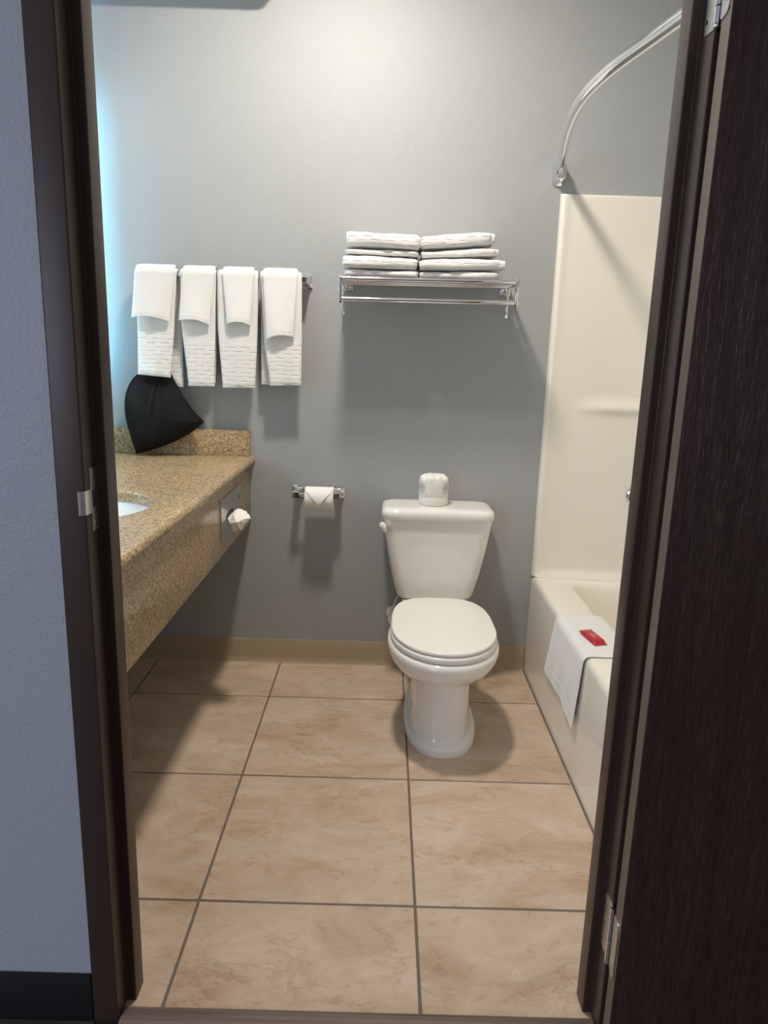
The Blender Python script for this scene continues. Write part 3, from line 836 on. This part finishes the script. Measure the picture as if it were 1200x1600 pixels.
for k, (x0, x1, z0, z1, yf, yb, mat, lab, tilt, yw) in enumerate(TW):
    ob = folded('folded_towel', x0, x1, z0, z1, yf, yb, mat, lab, G, 50 + k, tilt, yw)
    if k >= 5:   # turned-under tail showing at the end of the fold
        zz = (z0 + z1) / 2 + tilt * (x1 - x0) / 2
        hh = (z1 - z0) * 0.40
        v, f = box_vf((x1 - 0.02, yf + 0.006, zz - hh), (x1 + (0.013 if k != 6 else 0.006), yb - 0.03, zz + hh * 0.8), min(0.009, hh * 0.6), 3)
        mk('folded_end', v, f, mat, ob)

# ================================================================== TOILET PAPER HOLDER
th_ = thing('toilet_paper_holder', (0.15, YB, 0.73), 'chrome toilet paper holder with square posts on the painted wall', 'paper holder')
for px_ in (0.072, 0.230):
    rr = [[(p[0], p[2], p[1]) for p in rrect(px_, 0.730, h, h, 0.002, y, 2)] for h, y in ((0.0235, YB - 0.0005), (0.0235, YB - 0.005), (0.019, YB - 0.007), (0.017, YB - 0.015), (0.0125, YB - 0.019), (0.0115, YB - 0.070), (0.0135, YB - 0.074), (0.0135, YB - 0.090), (0.0105, YB - 0.094))]
    v, f = loft_vf(rr); mk('post', v, f, 'chrome', th_, sharp=25)
v, f = tube_vf([(0.072, YB - 0.082, 0.730), (0.230, YB - 0.082, 0.730)], 0.0075, 16); mk('roller', v, f, 'chrome', th_)
# roll hanging on the roller
ry, rz, rr0 = YB - 0.082, 0.7190, 0.0435
rl = thing('toilet_roll', (0.163, ry, rz), 'white toilet paper roll with its end folded to a point', 'toilet paper')
rx0, rx1 = 0.1085, 0.2165
ringp = [(rx0, 0.0195), (rx0, rr0 - 0.001), (rx0 + 0.001, rr0), (rx1 - 0.001, rr0), (rx1, rr0 - 0.001), (rx1, 0.0195)]
v, f = lathe_vf((0, ry, rz), (1, 0, 0), ringp + [(rx0, 0.0195)], 48, False, False); mk('paper', v, f, 'paper', rl, sharp=40)
v, f = lathe_vf((0, ry, rz), (1, 0, 0), [(rx0 + 0.0005, 0.0193), (rx1 - 0.0005, 0.0193), (rx1 - 0.0005, 0.0183), (rx0 + 0.0005, 0.0183), (rx0 + 0.0005, 0.0193)], 32, False, False); mk('core', v, f, 'card', rl)
# folded point: a triangular flap lying over the front of the roll
grid = []
for i in range(13):
    t = i / 12; ang = math.radians(112 + 92 * t)   # from top over the front
    w = 0.0535 * (1 - max(0, (t - 0.22) / 0.78))
    row = []
    for j in range(9):
        s = j / 8 * 2 - 1
        rad = rr0 + 0.0014 + 0.0045 * t * t
        row.append((0.1625 + s * max(w, 0.0006), ry + rad * math.cos(ang), rz + rad * math.sin(ang)))
    grid.append(row)
v, f = cloth_vf(grid, 0.0016); mk('folded_point', v, f, 'paper', rl, sharp=30)

# ================================================================== TOILET
TX = 0.6125
to = thing('toilet', (TX, 0.42, 0.0), 'white two-piece toilet with closed lid between vanity and bathtub', 'toilet')
NS = 64
def egg(hw, yf, yb, z, yc=0.27, ex=2.0, exb=None):
    pts = []
    sh_x = 0.005 + 0.007 * (1 - sst(z, 0.05, 0.30))
    for k in range(NS):
        a = 2 * PI * k / NS
        c, s = math.cos(a), math.sin(a)
        e = (exb or ex) if s > 0 else ex
        x = hw * math.copysign(abs(c) ** (2 / e), c)
        y = yc + (yb - yc if s > 0 else yc - yf) * math.copysign(abs(s) ** (2 / e), s)
        pts.append((TX + x + sh_x, y, z))
    return pts
# bowl + pedestal in one casting
R_ = [egg(0.1215, 0.121, 0.700, 0.0, 0.34, 2.35), egg(0.1225, 0.120, 0.700, 0.006, 0.34, 2.35), egg(0.1220, 0.1205, 0.698, 0.022, 0.34, 2.35), egg(0.1195, 0.1245, 0.695, 0.0295, 0.34, 2.35), egg(0.1130, 0.133, 0.69, 0.0335, 0.34, 2.4),
      egg(0.1040, 0.1455, 0.69, 0.0350, 0.34, 2.5), egg(0.1015, 0.1495, 0.685, 0.040, 0.34, 2.5), egg(0.0990, 0.153, 0.68, 0.10, 0.34, 2.5), egg(0.0980, 0.155, 0.67, 0.17, 0.34, 2.5), egg(0.0980, 0.154, 0.66, 0.222, 0.34, 2.5),
      egg(0.1000, 0.150, 0.65, 0.236, 0.33, 2.4), egg(0.1090, 0.136, 0.63, 0.2455, 0.31, 2.3), egg(0.1290, 0.106, 0.61, 0.256, 0.29, 2.2), egg(0.1540, 0.070, 0.600, 0.274, 0.28, 2.1), egg(0.1710, 0.044, 0.590, 0.297, 0.275, 2.05),
      egg(0.1805, 0.029, 0.585, 0.319, 0.27, 2.05), egg(0.1840, 0.0235, 0.58, 0.336, 0.27, 2.05), egg(0.1835, 0.024, 0.58, 0.347, 0.27, 2.05), egg(0.1800, 0.029, 0.578, 0.355, 0.27, 2.05), egg(0.1720, 0.038, 0.574, 0.3595, 0.27, 2.05), egg(0.1550, 0.06, 0.565, 0.3595, 0.27, 2.05)]
v, f = loft_vf(R_); mk('bowl', v, f, 'porcelain', to, sharp=60)
# rear shelf that carries the tank
rr = [rrect(TX, 0.645, 0.10, 0.115, 0.05, 0.20), rrect(TX, 0.645, 0.118, 0.125, 0.05, 0.30), rrect(TX, 0.645, 0.122, 0.128, 0.05, 0.352), rrect(TX, 0.645, 0.118, 0.125, 0.05, 0.3585)]
v, f = loft_vf(rr); mk('rear_deck', v, f, 'porcelain', to, sharp=60)
# seat and lid
def slab(name, hw, yf, yb, z0, z1, r, mat, dome=0.0):
    ks = []
    n = 5
    for k in range(n + 1):
        a = PI / 2 * k / n
        ks.append((r * (1 - math.sin(a)), z0 + r * 0.6 * (1 - math.cos(a))))
    for k in range(n + 1):
        a = PI / 2 * k / n
        ks.append((r * (1 - math.cos(a)), z1 - r * (1 - math.sin(a))))
    rg = []
    for ins, z in ks: rg.append(egg(hw - ins, yf + ins, yb - ins, z, 0.262, 2.05, 3.2))
    for k in (0.75, 0.5, 0.25, 0.05):
        base = egg(hw - r, yf + r, yb - r, z1, 0.262, 2.05, 3.2)
        rg.append([(TX + 0.005 + (p[0] - TX - 0.005) * k, 0.27 + (p[1] - 0.27) * k, z1 + dome * (1 - k * k)) for p in base])
    v, f = loft_vf(rg); return mk(name, v, f, mat, to, sharp=60)
slab('seat', 0.1750, 0.034, 0.540, 0.3605, 0.3815, 0.009, 'plastic_white')
slab('lid', 0.1720, 0.040, 0.547, 0.3828, 0.3955, 0.006, 'plastic_white', 0.002)
for s in (-1, 1):
    box('lid_hinge', (TX + 0.003 + s * 0.070 - 0.018, 0.520, 0.3597), (TX + 0.003 + s * 0.070 + 0.018, 0.556, 0.3815), 'plastic_white', to, r=0.006)
# tank
TYB = YB - 0.012
def tring(hx, yf, r, z): return rrect(TX, (yf + TYB) / 2, hx, (TYB - yf) / 2, r, z, 8)
tr = [tring(0.122, 0.632, 0.03, 0.3605), tring(0.134, 0.618, 0.035, 0.3625), tring(0.140, 0.611, 0.038, 0.367), tring(0.1455, 0.607, 0.04, 0.378), tring(0.153, 0.604, 0.042, 0.405), tring(0.167, 0.600, 0.044, 0.46), tring(0.185, 0.597, 0.046, 0.55), tring(0.200, 0.595, 0.047, 0.64), tring(0.205, 0.594, 0.047, 0.674)]
v, f = loft_vf(tr); mk('tank', v, f, 'porcelain', to, sharp=60)
def lring(ins, z): return rrect(TX, (0.582 + TYB + 0.004) / 2, 0.2105 - ins, (TYB + 0.004 - 0.582) / 2 - ins, 0.055 - ins * 0.7, z, 10)
lr = [lring(0.012, 0.6738), lring(0.003, 0.6745), lring(0.0, 0.678), lring(0.0, 0.694), lring(0.002, 0.702), lring(0.007, 0.709), lring(0.014, 0.7130), lring(0.024, 0.7150), lring(0.05, 0.7158)]
v, f = loft_vf(lr); mk('tank_lid', v, f, 'porcelain', to, sharp=60)
# flush lever on the front corner of the tank
v, f = lathe_vf((0.4125, 0.612, 0.648), (0, -1, 0), [(0, 0.009), (0.024, 0.009), (0.029, 0.006)], 16)
rg = []
ax_ = Vector((0.42, -0.05, -0.90)).normalized(); nx_ = Vector((-0.55, -0.83, -0.18)); nx_ = (nx_ - ax_ * nx_.dot(ax_)).normalized(); cr_ = ax_.cross(nx_)
for t in range(15):
    s_ = -1 + 2 * t / 14
    k_ = math.sqrt(max(0.0004, 1 - abs(s_) ** 2.6))
    c = Vector((0.4095, 0.5815, 0.6460)) + ax_ * (s_ * 0.0225) - nx_ * (0.004 * s_ * s_)
    wd = 0.0125 * k_ * (1 - 0.22 * s_); tk = 0.0065 * k_
    rg.append([c + cr_ * (math.cos(a) * wd) + nx_ * (math.sin(a) * tk) for a in [2 * PI * k / 16 for k in range(16)]])
v2, f2 = loft_vf(rg)
v, f = join_vf((v, f), (v2, f2)); mk('flush_lever', v, f, 'plastic_white', to)

# supply stop behind the bowl
sv = thing('supply_valve', (0.452, YB, 0.235), 'white water supply valve and hose low beside the toilet', 'valve')
v, f = lathe_vf((0.460, YB - 0.0005, 0.235), (0, -1, 0), [(0, 0.028), (0.003, 0.028), (0.008, 0.012), (0.010, 0.0085), (0.06, 0.0085)], 24); mk('escutcheon', v, f, 'plastic_white', sv)
v, f = lathe_vf((0.460, YB - 0.055, 0.235), (0, -1, 0), [(0, 0.012), (0.016, 0.013), (0.018, 0.010), (0.024, 0.010), (0.025, 0.018), (0.030, 0.021), (0.040, 0.021), (0.044, 0.017)], 20); mk('handle', v, f, 'plastic_white', sv)
v, f = tube_vf([(0.460, YB - 0.062, 0.240), (0.461, YB - 0.062, 0.275), (0.467, YB - 0.064, 0.305), (0.478, YB - 0.070, 0.332), (0.492, YB - 0.080, 0.348), (0.503, YB - 0.085, 0.3575)], 0.0058, 12); mk('hose', v, f, 'soap', sv)

# ------------------------------------------------------------------ spare roll in its wrapper on the tank lid
px0, py0, pz0, pr, phh = 0.5965, 0.700, 0.7158, 0.0555, 0.113
rp_ = thing('wrapped_toilet_roll', (px0, py0, pz0), 'paper-wrapped spare toilet roll standing on the tank lid', 'toilet paper')
rings = []
for (z, r) in [(0.0, 0.050), (0.002, 0.0535), (0.006, 0.055), (0.030, 0.0555), (0.034, 0.0540), (0.038, 0.0557), (0.060, 0.0556), (0.070, 0.0552), (0.078, 0.0558), (0.086, 0.0550), (0.092, 0.0553), (0.098, 0.0540), (0.103, 0.0525), (0.107, 0.0485), (0.1105, 0.041), (0.113, 0.027), (0.112, 0.012), (0.110, 0.003)]:
    ring = []
    for k in range(72):
        a = 2 * PI * k / 72
        nn = noise.noise(Vector((math.cos(a) * 3, math.sin(a) * 3, z * 60)))
        amp = 0.0008 + 0.0042 * sst(z, 0.075, 0.105)
        dr_ = amp * nn + (0.0009 * math.sin(a * 13 + 4 * nn) * sst(z, 0.09, 0.106) if r > 0.005 else 0)
        ring.append((px0 + (r + dr_) * math.cos(a), py0 + (r + dr_) * math.sin(a), pz0 + z + (amp * 1.4 * noise.noise(Vector((math.cos(a) * 4 * r * 20, math.sin(a) * 4 * r * 20, 7.7))) if z > 0.09 else 0)))
    rings.append(ring)
v, f = loft_vf(rings); mk('wrapper', v, f, 'wrap', rp_, sharp=80)
def on_roll(u, w):   # u along circumference (m), w height (m)
    a = u / pr; r = pr + 0.0013
    return (px0 + r * math.cos(a), py0 + r * math.sin(a), pz0 + w)
def decal(strokes, half):
    parts = []
    for st in strokes:
        V, F = [], []
        for i, p in enumerate(st):
            a = Vector(st[max(i - 1, 0)]); c = Vector(st[min(i + 1, len(st) - 1)])
            d = (c - a).normalized(); nn = Vector((-d.y, d.x)) * half
            V += [on_roll(p[0] + nn.x, p[1] + nn.y), on_roll(p[0] - nn.x, p[1] - nn.y)]
        F = [[2 * i, 2 * i + 1, 2 * i + 3, 2 * i + 2] for i in range(len(st) - 1)]
        parts.append((V, F))
    return join_vf(*parts)
for ac in (math.radians(-94 - 54), math.radians(-94 + 56)):
    u0 = ac * pr; w0 = 0.066
    circ = [(u0 + 0.0155 * math.cos(2 * PI * k / 36), w0 + 0.0165 * math.sin(2 * PI * k / 36)) for k in range(37)]
    strokes = [circ, [(u0 - 0.0145, w0 + 0.001), (u0 - 0.004, w0 + 0.002), (u0 + 0.006, w0 + 0.001), (u0 + 0.0145, w0 + 0.002)],
               [(u0 - 0.008, w0 - 0.004), (u0 - 0.002, w0 - 0.006), (u0 + 0.006, w0 - 0.005)], [(u0 - 0.002, w0 - 0.006), (u0 + 0.001, w0 - 0.011)],
               [(u0 - 0.008, w0 + 0.010), (u0 - 0.001, w0 + 0.005), (u0 + 0.007, w0 + 0.010)]]
    v, f = decal(strokes, 0.0008); mk('printed_emblem', v, f, 'ink', rp_)

# ================================================================== BATHTUB, SURROUND, ROD
AX = 1.0125
tu = thing('bathtub', (1.39, 0.04, 0.0), 'glossy cream bathtub with straight apron along the tiled floor', 'bathtub')
YT0, YT1 = YF + 0.001, YB - 0.001
def orr(ins, z, dx=0.0): return rrect((AX + XR - 0.003) / 2 + dx / 2, (YT0 + YT1) / 2, (XR - 0.003 - AX) / 2 - ins - dx / 2, (YT1 - YT0) / 2 - ins * 0.4, 0.006, z, 10)
def irr(ins, z, r=0.085): return rrect(1.425, 0.040, 0.275 - ins, 0.700 - ins * 1.4, r, z, 10)
rg = [orr(0.0, 0.0), orr(0.0, 0.20, 0.002), orr(0.0, 0.385, 0.004), orr(0.0015, 0.396, 0.004), orr(0.006, 0.405, 0.004), orr(0.013, 0.4105, 0.004), orr(0.03, 0.4115, 0.004),
      irr(-0.012, 0.4110, 0.095), irr(-0.004, 0.4085, 0.09), irr(0.003, 0.400, 0.085), irr(0.010, 0.380), irr(0.030, 0.25), irr(0.050, 0.13), irr(0.075, 0.085, 0.12), irr(0.115, 0.065, 0.10)]
v, f = loft_vf(rg, False, True); mk('tub_body', v, f, 'tub', tu, sharp=50)
v, f = lathe_vf((1.41, 0.55, 0.066), (0, 0, 1), [(0, 0.028), (0.003, 0.026), (0.004, 0.01)], 24); mk('drain', v, f, 'chrome', tu)

su = thing('shower_surround', (1.39, YB, 0.41), 'cream moulded wall surround rising above the bathtub', 'shower surround')
SZ0, SZ1 = 0.4118, 1.849
def panel(name, along, face, a0, a1, sgn, edge_lo, edge_hi, ledge=True):
    """sheet standing 'face' proud of a wall; along: function (a, depth, z) -> world"""
    na, nz = 64, 150
    def prof(a, z):
        d = 0.024
        if edge_lo: d *= math.sqrt(max(0.0, 1 - (1 - min(1, (a - a0) / 0.014)) ** 2))
        if edge_hi: d *= math.sqrt(max(0.0, 1 - (1 - min(1, (a1 - a) / 0.014)) ** 2))
        d *= math.sqrt(max(0.0, 1 - (1 - min(1, (SZ1 - z) / 0.012)) ** 2))
        if edge_lo:      # soft raised border along the free edge
            d += 0.004 * (1 - sst(a, a0 + 0.018, a0 + 0.035)) * min(1, d / 0.02)
        if ledge:
            w = sst(a, a0 + 0.09, a0 + 0.24)
            d += w * (0.016 * math.exp(-((z - 1.092) / 0.022) ** 2) + 0.006 * (1 - sst(z, 1.07, 1.11)))
        d += 0.022 * (1 - sst(z, 0.41, 0.445)) * (sst(a, a0 + 0.0, a0 + 0.05) if edge_lo else 1)   # cove into the tub deck
        return d
    As = sorted(set([a0 + (a1 - a0) * k / na for k in range(na + 1)] + [a0 + 0.014 * (k / 8) ** 2 for k in range(9)] + [a1 - 0.014 * (k / 8) ** 2 for k in range(9)]))
    Zs = sorted(set([SZ0 + (SZ1 - SZ0) * k / nz for k in range(nz + 1)] + [SZ1 - 0.012 * (k / 6) ** 2 for k in range(7)]))
    V = [along(a, max(0.0006, prof(a, z)), z) for a in As for z in Zs]
    nzz = len(Zs)
    F = [[i * nzz + j, (i + 1) * nzz + j, (i + 1) * nzz + j + 1, i * nzz + j + 1] for i in range(len(As) - 1) for j in range(nzz - 1)]
    o = len(V)
    V += [along(As[0], 0.0003, SZ0), along(As[-1], 0.0003, SZ0), along(As[-1], 0.0003, SZ1), along(As[0], 0.0003, SZ1)]
    F.append([o, o + 3, o + 2, o + 1])
    return mk(name, V, F, 'tub', su, sharp=60)
panel('end_panel', lambda a, d, z: (a, YB - d, z), 0, 1.0150, XR - 0.001, 1, True, False)
panel('side_panel', lambda a, d, z: (XR - d, a, z), 0, YF + 0.025, YB - 0.025, 1, False, False)
panel('end_panel', lambda a, d, z: (a, YF + d, z), 0, 1.0150, XR - 0.001, 1, True, False, ledge=False)

sh_v = thing('shower_valve', (1.417, YB - 0.024, 0.752), 'round chrome shower valve on the cream surround, partly behind the door frame', 'valve')
vy = YB - 0.031
v, f = lathe_vf((1.417, vy, 0.752), (0, -1, 0), [(0, 0.062), (0.004, 0.062), (0.009, 0.055), (0.012, 0.040), (0.014, 0.026), (0.040, 0.024), (0.045, 0.020)], 40); mk('escutcheon', v, f, 'chrome', sh_v)
v, f = tube_vf([(1.417, vy - 0.040, 0.752), (1.417, vy - 0.048, 0.72), (1.417, vy - 0.060, 0.675)], [0.011, 0.010, 0.007], 14); mk('handle', v, f, 'chrome', sh_v)
sp_ = thing('tub_spout', (1.417, vy, 0.53), 'chrome tub spout below the round shower valve', 'spout')
v, f = tube_vf([(1.417, vy, 0.535), (1.417, vy - 0.06, 0.535), (1.417, vy - 0.11, 0.530), (1.417, vy - 0.135, 0.512)], [0.026, 0.025, 0.024, 0.020], 20); mk('spout_body', v, f, 'chrome', sp_)

rod = thing('curtain_rod', (1.0, 0.046, 1.922), 'curved chrome shower curtain rod bowing out over the bathtub', 'curtain rod')
key = [(1.003, 0.806), (0.996, 0.755), (0.953, 0.544), (0.921, 0.379), (0.899, 0.234), (0.888, 0.108), (0.889, -0.005), (0.903, -0.125), (0.925, -0.231), (0.957, -0.372), (0.998, -0.55), (1.034, -0.716)]
pth = []
for i in range(len(key) - 1):
    p0, p1, p2, p3 = [Vector(key[min(max(i + k - 1, 0), len(key) - 1)]) for k in range(4)]
    for k in range(6):
        t = k / 6
        q = 0.5 * ((2 * p1) + (p2 - p0) * t + (2 * p0 - 5 * p1 + 4 * p2 - p3) * t * t + (3 * p1 - p0 - 3 * p2 + p3) * t ** 3)
        pth.append((q.x, q.y, 1.922))
pth.append((key[-1][0], key[-1][1], 1.922))
v, f = tube_vf(pth, 0.0148, 20); mk('rod', v, f, 'chrome', rod)
for s in (1, -1):
    yw = YB - 0.0005 if s > 0 else YF + 0.0005
    rr = [[(p[0], yw - s * d, p[1]) for p in rrect(1.002 if s > 0 else 1.035, 1.914, hx, hz, min(hx, hz) * 0.6, 0, 5)] for d, hx, hz in ((0, 0.022, 0.040), (0.006, 0.022, 0.040), (0.012, 0.019, 0.035), (0.020, 0.0185, 0.030), (0.042, 0.0185, 0.026), (0.046, 0.0165, 0.022))]
    v, f = loft_vf(rr); mk('flange', v, f, 'chrome', rod, sharp=35)

# ------------------------------------------------------------------ bath mat towel draped over the tub edge
grid = []
ZR = 0.4115
path = []
def mat_path(s):
    """s in [0,1] along the drape: outside bottom -> over rim -> inside"""
    L1, L2, L3 = 0.232, 0.150, 0.06
    d = s * (L1 + L2 + L3)
    rc = 0.016
    if d < L1 - rc:
        t = d
        return AX - 0.0035 - 0.004 * (1 - d / L1) , ZR - L1 + t, (-1, 0)
    if d < L1 + rc:
        a = (d - (L1 - rc)) / (2 * rc) * PI / 2
        cx_, cz_ = AX + rc, ZR - rc
        return cx_ - (rc + 0.0035) * math.cos(a), cz_ + (rc + 0.0035) * math.sin(a), (-math.cos(a), math.sin(a))
    if d < L1 + L2 - 0.02:
        return AX + (d - L1), ZR + 0.0035, (0, 1)
    e = (d - (L1 + L2 - 0.02)) / (L3 + 0.02)
    a = min(1, e * 3.2) * PI / 2 * 0.93
    x = AX + L2 - 0.02 + 0.030 * math.sin(a) + 0.004 * e
    z = ZR + 0.0035 - 0.016 * (1 - math.cos(a)) - max(0, e - 0.3) * 0.07
    return x, z, (math.sin(a), math.cos(a))
ns, nt_ = 60, 30
O, I = [], []
for i in range(ns + 1):
    s = i / ns
    x, z, nrm = mat_path(s)
    fr = max(0, 1 - s / 0.525)              # 1 at the hanging hem, 0 at the rim
    yn = 0.006 + 0.018 * fr                 # near edge
    yf_ = 0.350 + 0.078 * fr                # far edge
    for j in range(nt_ + 1):
        u = j / nt_
        y = yn + (yf_ - yn) * u
        zz = z + (0.020 * u * (1 - u) * 2 - 0.012 * (1 - u)) * fr * 0.9
        wv_ = 0.0035 * (math.sin(u * 9.0 + 0.6) + 0.5 * math.sin(u * 21 + 2)) * fr
        xx = x - max(0.0, wv_ + 0.004 * fr) * (1 if nrm[0] < -0.3 else 0)
        e = abs(2 * u - 1); h = 0.0034 * max(0.25, (1 - e ** 16) ** 0.5)
        if i in (0, ns): h *= 0.4
        if 0.045 < s < 0.065 or 0.10 < s < 0.12 or 0.15 < s < 0.165: h *= 0.45
        O.append(Vector((xx + nrm[0] * h, y, zz + nrm[1] * h))); I.append(Vector((xx - nrm[0] * h, y, zz - nrm[1] * h)))
nj = nt_ + 1; ni = ns + 1; o = ni * nj; F = []
for i in range(ni - 1):
    for j in range(nj - 1):
        q = [i * nj + j, (i + 1) * nj + j, (i + 1) * nj + j + 1, i * nj + j + 1]
        F.append(q); F.append([k + o for k in q[::-1]])
bi = [i * nj for i in range(ni)] + [(ni - 1) * nj + j for j in range(1, nj)] + [i * nj + nj - 1 for i in range(ni - 2, -1, -1)] + [j for j in range(nj - 2, 0, -1)]
for a, c in zip(bi, bi[1:] + bi[:1]): F.append([a, a + o, c + o, c])
tag(mk('bath_mat', O + I, F, 'terry', None, origin=(AX, 0.19, 0.18), sharp=70), 'white bath mat towel draped over the bathtub edge', 'bath mat')

# red packet lying on the mat
pk = thing('soap_packet', (1.072, 0.136, 0.4190), 'small red wrapped packet lying on the bath mat', 'packet')
c4 = [Vector((1.0415, 0.186)), Vector((1.0835, 0.199)), Vector((1.103, 0.090)), Vector((1.061, 0.078))]
top, bot = [], []
nu, nv = 16, 24
for i in range(nv + 1):
    for j in range(nu + 1):
        u, w = j / nu, i / nv
        p = c4[0] * (1 - u) * (1 - w) + c4[1] * u * (1 - w) + c4[2] * u * w + c4[3] * (1 - u) * w
        e = min(w, 1 - w)
        crimp = sst(e, 0.07, 0.16)
        hh = 0.0006 + 0.0105 * crimp * (1 - abs(2 * u - 1) ** 6) ** 0.5
        zig = 0.0006 * math.sin(u * 60) * (1 - crimp)
        top.append((p.x, p.y, 0.4192 + hh + zig + (0.006 * (1 - crimp) if w < 0.5 else 0.001))); bot.append((p.x, p.y, 0.4190 + 0.0002 + zig + (0.005 * (1 - crimp) if w < 0.5 else 0)))
nj = nu + 1; ni = nv + 1; o = ni * nj; F = []
for i in range(ni - 1):
    for j in range(nj - 1):
        q = [i * nj + j, (i + 1) * nj + j, (i + 1) * nj + j + 1, i * nj + j + 1]
        F.append(q); F.append([k + o for k in q[::-1]])
bi = [i * nj for i in range(ni)] + [(ni - 1) * nj + j for j in range(1, nj)] + [i * nj + nj - 1 for i in range(ni - 2, -1, -1)] + [j for j in range(nj - 2, 0, -1)]
for a, c in zip(bi, bi[1:] + bi[:1]): F.append([a, a + o, c + o, c])
mk('wrapper', top + bot, F, 'red', pk, sharp=60)
for ua, ub, wa, wb_ in ((0.34, 0.46, 0.36, 0.66), (0.54, 0.64, 0.42, 0.60)):
    q4 = []
    for u, w in ((ua, wa), (ub, wa), (ub, wb_), (ua, wb_)):
        p = c4[0] * (1 - u) * (1 - w) + c4[1] * u * (1 - w) + c4[2] * u * w + c4[3] * (1 - u) * w
        q4.append((p.x, p.y, 0.4318))
    v, f = loft_vf([q4, [(x, y, z - 0.0008) for x, y, z in q4]]); mk('print', v, f, 'redprint', pk, smooth=False)
